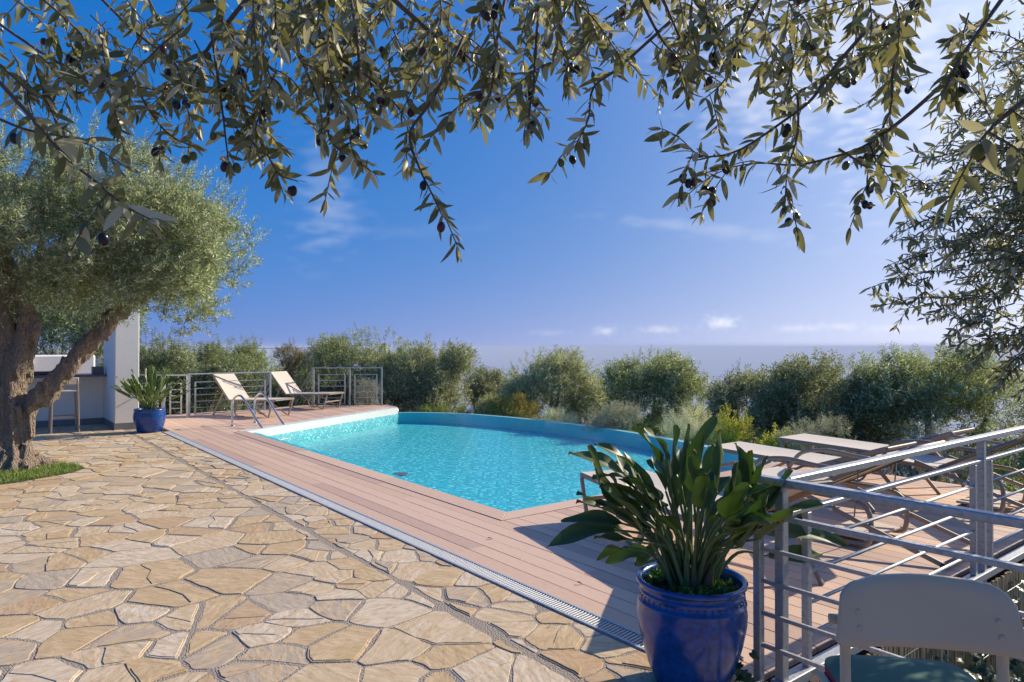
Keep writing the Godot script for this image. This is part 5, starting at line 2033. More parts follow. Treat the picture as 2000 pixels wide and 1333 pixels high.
func make_small_things():
	var t := thing("cable", "thin dark overhead cable crossing the sky above the left railing", "cable")
	var st := begin(true)
	var p := []
	for i in 13:
		var s := i / 12.0
		p.append(Vector3(lerpf(-30, -8.5, s), lerpf(2.35, 1.72, s) - 0.55 * sin(s * PI), -46.0))
	tube(st, p, 0.014, 5)
	part(t, "wire", st, M.cable)
	for q in [[-30.0, 2.4], [-8.5, 1.8]]:
		var u := thing("utility_pole", "wooden pole carrying the overhead cable, hidden behind the %s olive crowns" % ("left" if q[0] < -20 else "middle"), "pole")
		st = begin(true)
		tube(st, [Vector3(q[0], -17, -46.02), Vector3(q[0], q[1], -46.02)], [0.14, 0.09], 8)
		part(u, "pole", st, M.twig_grey)
	var st2 := begin()
	leaf_shape(st2, 0.045, 0.014, 0.8, 0.5, Transform3D(), 4)
	var m := finish(st2)
	var spots := [["dead leaf on the grey stone at the front of the patio", -2.35, -4.2], ["dead leaf on a long tan stone near the patio front", -1.45, -4.95], ["dead leaf lying at the middle of the patio stones", 0.5, -4.0], ["dead leaf on the boards close to the pool corner", -0.4, -0.45], ["dead leaf on the stones close to the drain", 0.9, -1.25], ["dead leaf on the boards beside the drain, nearer the big jar", -1.6, -0.6], ["dead leaf on the stones left of the drain halfway to the small pot", 3.6, -2.2], ["dead leaf on the patio stones near the lawn", 3.2, -3.4]]
	for s in spots:
		var l := part(self, "fallen_leaf", m, M.dead_leaf, aim(deck(s[1], s[2], 0.012), Vector3(rng.randf_range(-1, 1), 0.1, rng.randf_range(-1, 1)), Vector3.UP))
		tag(l, s[0], "leaf", "dead leaves on the ground")
const SHOOTS := [
	{"r": 0.004, "p": [-1.314, 2.381, -1.7, -1.08, 2.227, -1.633, -0.89, 2.153, -1.567, -0.747, 2.105, -1.5]},
	{"r": 0.006, "p": [-0.576, 2.365, -1.55, -0.673, 2.256, -1.562, -0.714, 2.209, -1.575, -0.749, 2.167, -1.588, -0.808, 2.16, -1.6]},
	{"r": 0.005, "p": [-0.553, 2.365, -1.55, -0.606, 2.211, -1.54, -0.625, 2.15, -1.53, -0.587, 2.067, -1.52, -0.555, 2.008, -1.51, -0.518, 1.938, -1.5]},
	{"r": 0.004, "p": [-0.927, 2.047, -1.2, -0.817, 1.939, -1.17, -0.737, 1.862, -1.14, -0.676, 1.82, -1.11, -0.61, 1.773, -1.08, -0.552, 1.745, -1.05]},
	{"r": 0.005, "p": [-0.559, 2.392, -1.6, -0.48, 2.273, -1.575, -0.415, 2.193, -1.55, -0.351, 2.092, -1.525, -0.334, 2.005, -1.5]},
	{"r": 0.004, "p": [-0.457, 2.339, -1.5, -0.398, 2.2, -1.488, -0.307, 2.129, -1.475, -0.25, 2.069, -1.462, -0.215, 2.011, -1.45]},
	{"r": 0.007, "p": [-0.309, 2.392, -1.6, -0.186, 2.269, -1.567, -0.125, 2.22, -1.533, -0.072, 2.161, -1.5]},
	{"r": 0.004, "p": [-0.102, 2.205, -1.45, -0.162, 2.061, -1.41, -0.204, 1.975, -1.37, -0.178, 1.894, -1.33, -0.153, 1.843, -1.29, -0.128, 1.79, -1.25]},
	{"r": 0.004, "p": [0.061, 2.339, -1.5, 0.049, 2.158, -1.467, 0.043, 2.08, -1.433, 0.026, 1.995, -1.4]},
	{"r": 0.004, "p": [-0.012, 2.354, -1.55, -0.034, 2.224, -1.517, -0.044, 2.11, -1.483, -0.07, 2.027, -1.45]},
	{"r": 0.004, "p": [0.368, 2.308, -1.6, 0.244, 2.186, -1.562, 0.181, 2.126, -1.525, 0.166, 2.045, -1.488, 0.138, 1.984, -1.45]},
	{"r": 0.004, "p": [0.285, 2.392, -1.6, 0.345, 2.273, -1.6, 0.392, 2.213, -1.6, 0.41, 2.13, -1.6]},
	{"r": 0.004, "p": [0.366, 2.432, -1.7, 0.429, 2.246, -1.65, 0.487, 2.166, -1.6]},
	{"r": 0.005, "p": [0.856, 2.32, -1.6, 0.749, 2.203, -1.575, 0.679, 2.112, -1.55, 0.612, 2.058, -1.525, 0.501, 1.982, -1.5, 0.422, 1.958, -1.475, 0.377, 1.966, -1.45]},
	{"r": 0.005, "p": [0.981, 2.161, -1.5, 0.869, 2.06, -1.5, 0.78, 1.994, -1.5, 0.724, 1.971, -1.5, 0.624, 1.947, -1.5, 0.535, 1.951, -1.5, 0.429, 1.932, -1.5]},
	{"r": 0.004, "p": [0.951, 2.392, -1.6, 0.873, 2.199, -1.567, 0.843, 2.072, -1.533, 0.769, 1.971, -1.5]},
	{"r": 0.005, "p": [1.019, 2.286, -1.4, 0.899, 2.13, -1.375, 0.853, 2.06, -1.35]},
	{"r": 0.005, "p": [0.734, 1.909, -0.95, 0.66, 1.858, -0.925, 0.612, 1.819, -0.9]},
	{"r": 0.004, "p": [0.594, 2.392, -1.6, 0.512, 2.246, -1.567, 0.478, 2.151, -1.533, 0.423, 2.094, -1.5]},
	{"r": 0.004, "p": [-1.048, 2.444, -1.7, -0.916, 2.315, -1.667, -0.813, 2.239, -1.633, -0.731, 2.178, -1.6]},
	{"r": 0.003, "p": [-0.903, 2.201, -1.6, -0.815, 2.071, -1.567, -0.752, 2.015, -1.533, -0.693, 1.988, -1.5]},
	{"r": 0.004, "p": [-0.357, 2.339, -1.5, -0.329, 2.161, -1.475, -0.345, 2.043, -1.45, -0.328, 1.95, -1.425, -0.286, 1.907, -1.4]},
	{"r": 0.004, "p": [-0.438, 2.273, -1.55, -0.408, 2.114, -1.525, -0.401, 2.016, -1.5, -0.373, 1.975, -1.475, -0.318, 1.941, -1.45]},
	{"r": 0.003, "p": [-0.995, 1.992, -1.3, -0.903, 1.953, -1.267, -0.825, 1.931, -1.233, -0.776, 1.916, -1.2]},
	{"r": 0.003, "p": [-1.117, 2.38, -1.6, -0.989, 2.269, -1.567, -0.923, 2.174, -1.533, -0.858, 2.038, -1.5]},
	{"r": 0.003, "p": [-0.658, 2.239, -1.5, -0.621, 2.071, -1.467, -0.596, 1.974, -1.433, -0.577, 1.922, -1.4]},
	{"r": 0.002, "p": [-0.517, 1.957, -1.45, -0.482, 1.908, -1.425, -0.442, 1.889, -1.4]},
	{"r": 0.003, "p": [0.624, 2.105, -1.5, 0.61, 2.005, -1.467, 0.575, 1.921, -1.433, 0.556, 1.839, -1.4]},
	{"r": 0.003, "p": [0.78, 1.994, -1.5, 0.789, 1.942, -1.475, 0.824, 1.93, -1.45]},
	{"r": 0.003, "p": [0.689, 1.968, -1.45, 0.741, 1.918, -1.425, 0.738, 1.886, -1.4]},
	{"r": 0.002, "p": [-0.657, 2.188, -1.372, -0.697, 2.132, -1.344, -0.749, 2.046, -1.316]},
	{"r": 0.002, "p": [-0.967, 2.394, -1.758, -0.875, 2.294, -1.723, -0.784, 2.187, -1.689]},
	{"r": 0.002, "p": [-1.38, 2.56, -1.948, -1.421, 2.498, -1.94, -1.484, 2.428, -1.931]},
	{"r": 0.002, "p": [-1.105, 2.64, -2.087, -1.132, 2.565, -2.034, -1.131, 2.481, -1.982]},
	{"r": 0.002, "p": [-1.204, 2.326, -1.868, -1.209, 2.233, -1.81, -1.188, 2.1, -1.752]},
	{"r": 0.002, "p": [-0.841, 2.365, -1.576, -0.793, 2.289, -1.54, -0.723, 2.212, -1.504]},
	{"r": 0.002, "p": [-1.273, 2.294, -1.587, -1.215, 2.223, -1.558, -1.18, 2.135, -1.529]},
	{"r": 0.002, "p": [-0.883, 2.329, -1.364, -0.776, 2.257, -1.316, -0.688, 2.16, -1.269]},
	{"r": 0.002, "p": [-1.051, 2.197, -1.497, -0.994, 2.162, -1.452, -0.919, 2.093, -1.407]},
	{"r": 0.002, "p": [-0.705, 2.149, -1.431, -0.666, 2.083, -1.386, -0.629, 1.992, -1.341]},
	{"r": 0.002, "p": [-0.835, 2.292, -1.808, -0.87, 2.235, -1.753, -0.869, 2.165, -1.698]},
	{"r": 0.002, "p": [-0.982, 2.145, -1.409, -0.957, 2.074, -1.4, -0.92, 1.997, -1.391]},
	{"r": 0.002, "p": [-1, 2.205, -1.654, -0.927, 2.167, -1.64, -0.89, 2.106, -1.626]},
	{"r": 0.002, "p": [-0.815, 2.186, -1.375, -0.801, 2.122, -1.345, -0.761, 2.028, -1.315]},
	{"r": 0.002, "p": [-0.587, 2.34, -1.43, -0.634, 2.282, -1.404, -0.687, 2.196, -1.378]},
	{"r": 0.002, "p": [-1.523, 2.452, -2.082, -1.472, 2.373, -2.055, -1.468, 2.249, -2.028]},
	{"r": 0.002, "p": [-1.062, 2.311, -1.633, -0.998, 2.211, -1.573, -0.928, 2.111, -1.514]},
	{"r": 0.002, "p": [-0.946, 2.476, -1.937, -0.91, 2.365, -1.884, -0.841, 2.244, -1.832]},
	{"r": 0.002, "p": [-0.993, 2.305, -1.623, -0.995, 2.209, -1.58, -1.007, 2.086, -1.538]},
	{"r": 0.002, "p": [-1.174, 2.501, -1.837, -1.198, 2.401, -1.802, -1.203, 2.259, -1.768]},
	{"r": 0.002, "p": [-1.364, 2.438, -1.836, -1.353, 2.362, -1.788, -1.338, 2.25, -1.74]},
	{"r": 0.002, "p": [-1.184, 2.499, -2.002, -1.232, 2.402, -1.961, -1.265, 2.266, -1.92]},
	{"r": 0.002, "p": [-0.92, 2.418, -2.053, -0.928, 2.322, -2.024, -0.905, 2.184, -1.996]},
	{"r": 0.002, "p": [-1.136, 2.444, -1.849, -1.047, 2.354, -1.824, -0.983, 2.239, -1.799]},
	{"r": 0.002, "p": [-0.882, 2.352, -1.681, -0.915, 2.251, -1.642, -0.912, 2.146, -1.603]},
	{"r": 0.002, "p": [-1.091, 2.169, -1.391, -1.028, 2.116, -1.383, -0.964, 2.056, -1.375]},
	{"r": 0.002, "p": [-1.319, 2.472, -1.809, -1.241, 2.415, -1.773, -1.163, 2.342, -1.738]},
	{"r": 0.002, "p": [-1.014, 2.116, -1.436, -0.978, 2.059, -1.386, -0.929, 1.989, -1.337]},
	{"r": 0.002, "p": [-1.295, 2.561, -1.786, -1.187, 2.464, -1.728, -1.087, 2.356, -1.671]},
	{"r": 0.002, "p": [-0.85, 2.536, -1.797, -0.867, 2.412, -1.763, -0.873, 2.286, -1.729]},
	{"r": 0.002, "p": [-0.436, 2.14, -1.431, -0.393, 2.05, -1.397, -0.375, 1.964, -1.363]},
	{"r": 0.002, "p": [-0.399, 2.378, -1.52, -0.454, 2.312, -1.502, -0.499, 2.231, -1.485]},
	{"r": 0.002, "p": [-0.373, 2.63, -2.086, -0.459, 2.517, -2.056, -0.552, 2.393, -2.026]},
	{"r": 0.002, "p": [-0.539, 2.358, -1.441, -0.53, 2.247, -1.404, -0.508, 2.124, -1.367]},
	{"r": 0.002, "p": [-0.462, 2.374, -1.555, -0.514, 2.277, -1.499, -0.529, 2.164, -1.443]},
	{"r": 0.002, "p": [-0.644, 2.475, -1.806, -0.57, 2.405, -1.778, -0.536, 2.323, -1.749]},
	{"r": 0.002, "p": [-0.714, 2.346, -1.75, -0.629, 2.263, -1.73, -0.566, 2.167, -1.71]},
	{"r": 0.002, "p": [-0.576, 2.205, -1.377, -0.545, 2.142, -1.362, -0.529, 2.059, -1.347]},
	{"r": 0.002, "p": [-0.591, 2.257, -1.671, -0.605, 2.151, -1.636, -0.584, 2.015, -1.602]},
	{"r": 0.002, "p": [-0.498, 2.418, -1.989, -0.568, 2.348, -1.977, -0.628, 2.259, -1.965]},
	{"r": 0.002, "p": [-0.551, 2.135, -1.565, -0.559, 2.081, -1.518, -0.578, 2.013, -1.471]},
	{"r": 0.002, "p": [-0.402, 2.376, -1.465, -0.399, 2.29, -1.43, -0.395, 2.194, -1.395]},
	{"r": 0.002, "p": [-0.35, 2.298, -1.369, -0.36, 2.24, -1.326, -0.386, 2.16, -1.282]},
	{"r": 0.002, "p": [-0.656, 2.245, -1.834, -0.545, 2.156, -1.777, -0.467, 2.061, -1.72]},
	{"r": 0.002, "p": [-0.429, 2.424, -1.66, -0.489, 2.379, -1.651, -0.523, 2.308, -1.641]},
	{"r": 0.002, "p": [-0.625, 2.534, -1.781, -0.612, 2.448, -1.737, -0.567, 2.361, -1.692]},
	{"r": 0.002, "p": [-0.66, 2.695, -2.054, -0.616, 2.6, -2.031, -0.581, 2.482, -2.009]},
	{"r": 0.002, "p": [-0.737, 2.313, -1.766, -0.737, 2.253, -1.729, -0.737, 2.153, -1.692]},
	{"r": 0.002, "p": [-0.552, 2.238, -1.526, -0.571, 2.173, -1.504, -0.591, 2.104, -1.481]},
	{"r": 0.002, "p": [-0.399, 2.356, -1.418, -0.433, 2.283, -1.411, -0.441, 2.186, -1.403]},
	{"r": 0.002, "p": [-0.473, 2.33, -1.372, -0.46, 2.232, -1.329, -0.437, 2.111, -1.285]},
	{"r": 0.002, "p": [-0.815, 2.778, -2.08, -0.857, 2.625, -2.04, -0.872, 2.47, -2]},
	{"r": 0.002, "p": [-0.595, 2.586, -1.81, -0.573, 2.484, -1.789, -0.53, 2.369, -1.768]},
	{"r": 0.002, "p": [-0.682, 2.711, -1.989, -0.692, 2.583, -1.958, -0.726, 2.436, -1.927]},
	{"r": 0.002, "p": [-0.545, 2.275, -1.502, -0.541, 2.184, -1.499, -0.509, 2.093, -1.497]},
	{"r": 0.002, "p": [-0.696, 2.413, -1.815, -0.601, 2.353, -1.789, -0.506, 2.253, -1.763]},
	{"r": 0.002, "p": [-0.82, 2.618, -2.01, -0.777, 2.559, -2.001, -0.723, 2.481, -1.992]},
	{"r": 0.002, "p": [-0.591, 2.243, -1.374, -0.555, 2.175, -1.319, -0.506, 2.094, -1.263]},
	{"r": 0.002, "p": [-0.494, 2.127, -1.438, -0.507, 2.05, -1.398, -0.516, 1.943, -1.358]},
	{"r": 0.002, "p": [-0.705, 2.23, -1.523, -0.66, 2.153, -1.518, -0.596, 2.076, -1.513]},
	{"r": 0.002, "p": [-0.77, 2.251, -1.899, -0.725, 2.16, -1.856, -0.679, 2.058, -1.813]},
	{"r": 0.002, "p": [-0.694, 2.637, -2.082, -0.774, 2.564, -2.081, -0.867, 2.466, -2.081]},
	{"r": 0.002, "p": [-0.62, 2.261, -1.739, -0.55, 2.218, -1.718, -0.484, 2.131, -1.697]},
	{"r": 0.002, "p": [-0.431, 2.483, -1.533, -0.414, 2.38, -1.53, -0.426, 2.276, -1.527]},
	{"r": 0.002, "p": [-0.323, 2.323, -1.378, -0.306, 2.236, -1.32, -0.278, 2.151, -1.262]},
	{"r": 0.002, "p": [-0.368, 2.246, -1.431, -0.376, 2.169, -1.398, -0.359, 2.083, -1.366]},
	{"r": 0.002, "p": [-0.314, 2.386, -1.715, -0.272, 2.286, -1.681, -0.196, 2.165, -1.646]},
	{"r": 0.002, "p": [-0.281, 2.434, -1.97, -0.367, 2.353, -1.956, -0.436, 2.25, -1.943]},
	{"r": 0.002, "p": [-0.348, 2.265, -1.447, -0.361, 2.222, -1.442, -0.395, 2.167, -1.438]},
	{"r": 0.002, "p": [-0.443, 2.619, -1.875, -0.466, 2.527, -1.873, -0.467, 2.433, -1.87]},
	{"r": 0.002, "p": [-0.615, 2.514, -1.914, -0.549, 2.439, -1.881, -0.478, 2.35, -1.848]},
	{"r": 0.002, "p": [-0.198, 2.443, -1.842, -0.209, 2.325, -1.784, -0.214, 2.176, -1.727]},
	{"r": 0.002, "p": [-0.154, 2.144, -1.399, -0.189, 2.091, -1.389, -0.216, 2.034, -1.379]},
	{"r": 0.002, "p": [-0.423, 2.121, -1.371, -0.372, 2.087, -1.368, -0.336, 2.033, -1.365]},
	{"r": 0.002, "p": [-0.297, 2.404, -1.672, -0.367, 2.323, -1.65, -0.443, 2.234, -1.628]},
	{"r": 0.002, "p": [-0.301, 2.56, -1.748, -0.343, 2.477, -1.737, -0.403, 2.39, -1.727]},
	{"r": 0.002, "p": [-0.185, 2.606, -2.036, -0.269, 2.482, -2.009, -0.317, 2.344, -1.981]},
	{"r": 0.002, "p": [-0.226, 2.423, -1.797, -0.302, 2.365, -1.791, -0.381, 2.261, -1.785]},
	{"r": 0.002, "p": [-0.148, 2.326, -1.711, -0.205, 2.276, -1.659, -0.225, 2.204, -1.606]},
	{"r": 0.002, "p": [-0.509, 2.544, -1.913, -0.46, 2.474, -1.899, -0.417, 2.387, -1.884]},
	{"r": 0.002, "p": [-0.246, 2.462, -1.651, -0.298, 2.377, -1.642, -0.374, 2.266, -1.633]},
	{"r": 0.002, "p": [-0.356, 2.464, -2.025, -0.332, 2.42, -2.013, -0.273, 2.338, -2.001]},
	{"r": 0.002, "p": [-0.117, 2.397, -1.632, -0.171, 2.338, -1.632, -0.234, 2.244, -1.631]},
	{"r": 0.002, "p": [-0.339, 2.261, -1.584, -0.328, 2.19, -1.561, -0.305, 2.119, -1.538]},
	{"r": 0.002, "p": [-0.246, 2.313, -1.87, -0.295, 2.262, -1.829, -0.367, 2.168, -1.789]},
	{"r": 0.002, "p": [-0.278, 2.207, -1.563, -0.283, 2.144, -1.558, -0.301, 2.059, -1.554]},
	{"r": 0.002, "p": [-0.472, 2.614, -2.047, -0.509, 2.514, -2.03, -0.565, 2.399, -2.014]},
	{"r": 0.002, "p": [-0.227, 2.654, -1.866, -0.236, 2.54, -1.815, -0.28, 2.388, -1.765]},
	{"r": 0.002, "p": [-0.316, 2.489, -2.081, -0.296, 2.396, -2.048, -0.311, 2.293, -2.016]},
	{"r": 0.002, "p": [-0.556, 2.705, -2.033, -0.487, 2.629, -1.996, -0.433, 2.506, -1.959]},
	{"r": 0.002, "p": [-0.425, 2.727, -2.015, -0.425, 2.611, -2.002, -0.443, 2.478, -1.99]},
	{"r": 0.002, "p": [-0.316, 2.551, -1.925, -0.399, 2.479, -1.911, -0.452, 2.375, -1.898]},
	{"r": 0.002, "p": [-0.341, 2.355, -1.669, -0.392, 2.267, -1.637, -0.458, 2.164, -1.606]},
	{"r": 0.002, "p": [-0.145, 2.259, -1.373, -0.142, 2.2, -1.366, -0.166, 2.135, -1.359]},
	{"r": 0.002, "p": [-0.432, 2.364, -1.868, -0.379, 2.299, -1.824, -0.336, 2.205, -1.78]},
	{"r": 0.002, "p": [-0.35, 2.44, -1.834, -0.431, 2.356, -1.778, -0.492, 2.235, -1.723]},
	{"r": 0.002, "p": [-0.379, 2.255, -1.467, -0.387, 2.162, -1.462, -0.368, 2.061, -1.456]},
	{"r": 0.002, "p": [-0.458, 2.403, -1.953, -0.47, 2.341, -1.91, -0.5, 2.241, -1.867]},
	{"r": 0.002, "p": [-0.048, 2.082, -1.398, -0.118, 2.027, -1.386, -0.163, 1.968, -1.374]},
	{"r": 0.002, "p": [-0.308, 2.43, -1.758, -0.363, 2.336, -1.735, -0.385, 2.225, -1.713]},
	{"r": 0.002, "p": [-0.126, 2.534, -2.059, -0.157, 2.467, -2.054, -0.188, 2.346, -2.05]},
	{"r": 0.002, "p": [-0.155, 2.409, -1.903, -0.099, 2.33, -1.848, -0.045, 2.237, -1.793]},
	{"r": 0.002, "p": [-0.044, 2.404, -1.572, -0.062, 2.33, -1.552, -0.098, 2.233, -1.532]},
	{"r": 0.002, "p": [-0.036, 2.229, -1.405, -0.037, 2.185, -1.389, -0.022, 2.117, -1.373]},
	{"r": 0.002, "p": [-0.119, 2.326, -1.419, -0.128, 2.234, -1.398, -0.129, 2.111, -1.376]},
	{"r": 0.002, "p": [-0.085, 2.58, -1.694, -0.076, 2.471, -1.671, -0.032, 2.354, -1.648]},
	{"r": 0.002, "p": [0.018, 2.307, -1.414, -0.028, 2.269, -1.397, -0.069, 2.214, -1.381]},
	{"r": 0.002, "p": [-0.134, 2.324, -1.676, -0.073, 2.265, -1.64, -0.008, 2.175, -1.605]},
	{"r": 0.002, "p": [-0.157, 2.333, -1.66, -0.101, 2.263, -1.607, -0.016, 2.164, -1.555]},
	{"r": 0.002, "p": [0.082, 2.155, -1.461, 0.035, 2.111, -1.414, -0.025, 2.036, -1.367]},
	{"r": 0.002, "p": [-0.219, 2.348, -1.702, -0.162, 2.242, -1.685, -0.1, 2.127, -1.668]},
	{"r": 0.002, "p": [-0.082, 2.663, -2.023, -0.093, 2.565, -1.97, -0.066, 2.452, -1.917]},
	{"r": 0.002, "p": [0.188, 2.425, -1.527, 0.115, 2.332, -1.472, 0.041, 2.239, -1.417]},
	{"r": 0.002, "p": [0.389, 2.471, -1.63, 0.378, 2.397, -1.583, 0.382, 2.296, -1.537]},
	{"r": 0.002, "p": [0.119, 2.548, -1.833, 0.056, 2.421, -1.81, 0.028, 2.291, -1.788]},
	{"r": 0.002, "p": [0.25, 2.29, -1.547, 0.174, 2.23, -1.515, 0.118, 2.149, -1.482]},
	{"r": 0.002, "p": [0.374, 2.49, -1.664, 0.319, 2.412, -1.634, 0.301, 2.303, -1.604]},
	{"r": 0.002, "p": [0.244, 2.324, -1.609, 0.227, 2.275, -1.608, 0.244, 2.209, -1.607]},
	{"r": 0.002, "p": [0.261, 2.486, -1.885, 0.175, 2.395, -1.829, 0.104, 2.282, -1.772]},
	{"r": 0.002, "p": [0.341, 2.303, -1.687, 0.389, 2.225, -1.642, 0.404, 2.146, -1.598]},
	{"r": 0.002, "p": [0.116, 2.369, -1.454, 0.15, 2.282, -1.432, 0.18, 2.166, -1.411]},
	{"r": 0.002, "p": [0.177, 2.328, -1.607, 0.166, 2.26, -1.598, 0.186, 2.19, -1.589]},
	{"r": 0.002, "p": [0.593, 2.604, -1.972, 0.55, 2.517, -1.934, 0.489, 2.419, -1.897]},
	{"r": 0.002, "p": [0.102, 2.471, -2.023, 0.154, 2.4, -2.012, 0.172, 2.306, -2.002]},
	{"r": 0.002, "p": [0.048, 2.736, -1.968, 0.013, 2.602, -1.938, 0.021, 2.469, -1.909]},
	{"r": 0.002, "p": [0.288, 2.58, -1.809, 0.357, 2.511, -1.796, 0.409, 2.413, -1.782]},
	{"r": 0.002, "p": [0.467, 2.471, -1.695, 0.422, 2.396, -1.656, 0.408, 2.32, -1.617]},
	{"r": 0.002, "p": [0.486, 2.458, -1.916, 0.479, 2.387, -1.9, 0.444, 2.312, -1.885]},
	{"r": 0.002, "p": [0.092, 2.447, -1.467, 0.101, 2.359, -1.454, 0.085, 2.254, -1.441]},
	{"r": 0.002, "p": [-0.012, 2.21, -1.669, 0.029, 2.148, -1.632, 0.077, 2.084, -1.594]},
	{"r": 0.002, "p": [0.289, 2.521, -1.78, 0.288, 2.435, -1.725, 0.273, 2.333, -1.67]},
	{"r": 0.002, "p": [0.037, 2.573, -1.847, 0.047, 2.478, -1.822, 0.024, 2.359, -1.796]},
	{"r": 0.002, "p": [0.294, 2.448, -2.017, 0.339, 2.383, -2.001, 0.404, 2.3, -1.986]},
	{"r": 0.002, "p": [0.099, 2.301, -1.427, 0.166, 2.214, -1.389, 0.213, 2.118, -1.351]},
	{"r": 0.002, "p": [0.519, 2.433, -1.893, 0.46, 2.398, -1.877, 0.412, 2.331, -1.862]},
	{"r": 0.002, "p": [0.079, 2.517, -2.002, 0.141, 2.474, -1.998, 0.183, 2.409, -1.995]},
	{"r": 0.002, "p": [0.183, 2.374, -1.428, 0.144, 2.286, -1.403, 0.082, 2.182, -1.378]},
	{"r": 0.002, "p": [-0.005, 2.751, -2.05, 0.017, 2.63, -1.993, 0.073, 2.488, -1.936]},
	{"r": 0.002, "p": [0.062, 2.735, -2.09, 0.144, 2.621, -2.058, 0.22, 2.505, -2.025]},
	{"r": 0.002, "p": [0.315, 2.438, -1.736, 0.234, 2.355, -1.681, 0.163, 2.267, -1.626]},
	{"r": 0.002, "p": [0.061, 2.285, -1.455, 0.101, 2.2, -1.451, 0.121, 2.096, -1.448]},
	{"r": 0.002, "p": [0.496, 2.343, -1.563, 0.433, 2.275, -1.518, 0.367, 2.19, -1.474]},
	{"r": 0.002, "p": [0.13, 2.549, -1.871, 0.091, 2.42, -1.828, 0.083, 2.287, -1.784]},
	{"r": 0.002, "p": [-0.077, 2.291, -1.815, -0.053, 2.224, -1.763, 0.001, 2.14, -1.712]},
	{"r": 0.002, "p": [0.501, 2.205, -1.389, 0.448, 2.151, -1.346, 0.412, 2.087, -1.303]},
	{"r": 0.002, "p": [0.723, 2.525, -2.005, 0.654, 2.441, -1.95, 0.576, 2.334, -1.895]},
	{"r": 0.002, "p": [0.687, 2.743, -2.082, 0.703, 2.615, -2.075, 0.726, 2.465, -2.067]},
	{"r": 0.002, "p": [0.826, 2.478, -1.99, 0.875, 2.359, -1.95, 0.883, 2.228, -1.91]},
	{"r": 0.002, "p": [0.786, 2.433, -1.884, 0.757, 2.322, -1.847, 0.71, 2.191, -1.81]},
	{"r": 0.002, "p": [0.917, 2.648, -1.978, 0.969, 2.572, -1.975, 0.994, 2.456, -1.973]},
	{"r": 0.002, "p": [0.648, 2.288, -1.529, 0.644, 2.225, -1.479, 0.61, 2.132, -1.429]},
	{"r": 0.002, "p": [0.852, 2.537, -1.842, 0.825, 2.415, -1.808, 0.817, 2.296, -1.773]},
	{"r": 0.002, "p": [0.905, 2.44, -1.798, 0.878, 2.34, -1.752, 0.834, 2.228, -1.707]},
	{"r": 0.002, "p": [0.563, 2.173, -1.393, 0.57, 2.125, -1.392, 0.556, 2.073, -1.391]},
	{"r": 0.002, "p": [0.929, 2.53, -1.741, 0.906, 2.459, -1.74, 0.861, 2.366, -1.738]},
	{"r": 0.002, "p": [1.202, 2.341, -1.988, 1.087, 2.295, -1.951, 0.964, 2.214, -1.914]},
	{"r": 0.002, "p": [0.382, 2.326, -1.425, 0.366, 2.222, -1.403, 0.378, 2.109, -1.381]},
	{"r": 0.002, "p": [0.523, 2.422, -1.642, 0.492, 2.382, -1.632, 0.477, 2.31, -1.622]},
	{"r": 0.002, "p": [0.911, 2.288, -1.657, 0.907, 2.2, -1.655, 0.911, 2.092, -1.653]},
	{"r": 0.002, "p": [1.023, 2.371, -2.003, 0.898, 2.321, -1.948, 0.763, 2.234, -1.893]},
	{"r": 0.002, "p": [0.984, 2.381, -1.683, 0.923, 2.323, -1.671, 0.835, 2.234, -1.66]},
	{"r": 0.002, "p": [0.916, 2.575, -1.98, 0.797, 2.514, -1.958, 0.706, 2.426, -1.936]},
	{"r": 0.002, "p": [0.413, 2.319, -1.462, 0.408, 2.239, -1.436, 0.417, 2.161, -1.411]},
	{"r": 0.002, "p": [0.824, 2.602, -2.043, 0.73, 2.581, -2.039, 0.607, 2.543, -2.034]},
	{"r": 0.002, "p": [0.697, 2.611, -1.952, 0.655, 2.555, -1.925, 0.593, 2.477, -1.898]},
	{"r": 0.002, "p": [1.044, 2.502, -1.967, 1.043, 2.403, -1.953, 1.048, 2.283, -1.94]},
	{"r": 0.002, "p": [0.707, 2.332, -1.796, 0.659, 2.291, -1.79, 0.634, 2.218, -1.784]},
	{"r": 0.002, "p": [1.054, 2.391, -1.858, 0.985, 2.361, -1.851, 0.893, 2.315, -1.843]},
	{"r": 0.002, "p": [0.92, 2.437, -1.735, 0.817, 2.392, -1.707, 0.708, 2.347, -1.679]},
	{"r": 0.002, "p": [0.665, 2.384, -1.533, 0.617, 2.328, -1.515, 0.598, 2.245, -1.498]},
	{"r": 0.002, "p": [0.641, 2.777, -2.059, 0.604, 2.645, -2.054, 0.603, 2.494, -2.048]},
	{"r": 0.002, "p": [0.668, 2.451, -1.596, 0.598, 2.363, -1.555, 0.559, 2.243, -1.514]},
	{"r": 0.002, "p": [0.792, 2.367, -1.966, 0.77, 2.292, -1.936, 0.766, 2.206, -1.906]},
	{"r": 0.002, "p": [0.809, 2.489, -1.811, 0.728, 2.399, -1.787, 0.653, 2.279, -1.763]},
	{"r": 0.002, "p": [0.876, 2.461, -1.802, 0.77, 2.418, -1.767, 0.683, 2.36, -1.732]},
	{"r": 0.002, "p": [0.57, 2.672, -2.029, 0.59, 2.574, -2.025, 0.646, 2.435, -2.021]},
	{"r": 0.002, "p": [0.52, 2.276, -1.471, 0.453, 2.23, -1.451, 0.417, 2.167, -1.431]},
	{"r": 0.002, "p": [0.876, 2.224, -1.483, 0.778, 2.186, -1.455, 0.675, 2.117, -1.426]},
	{"r": 0.002, "p": [0.889, 2.427, -2.057, 0.789, 2.396, -2.001, 0.705, 2.325, -1.944]},
	{"r": 0.002, "p": [0.61, 2.387, -1.693, 0.633, 2.279, -1.677, 0.636, 2.14, -1.66]},
	{"r": 0.002, "p": [1.019, 2.465, -1.678, 0.952, 2.352, -1.641, 0.905, 2.217, -1.604]},
	{"r": 0.002, "p": [1.2, 2.378, -1.725, 1.13, 2.339, -1.69, 1.051, 2.29, -1.655]},
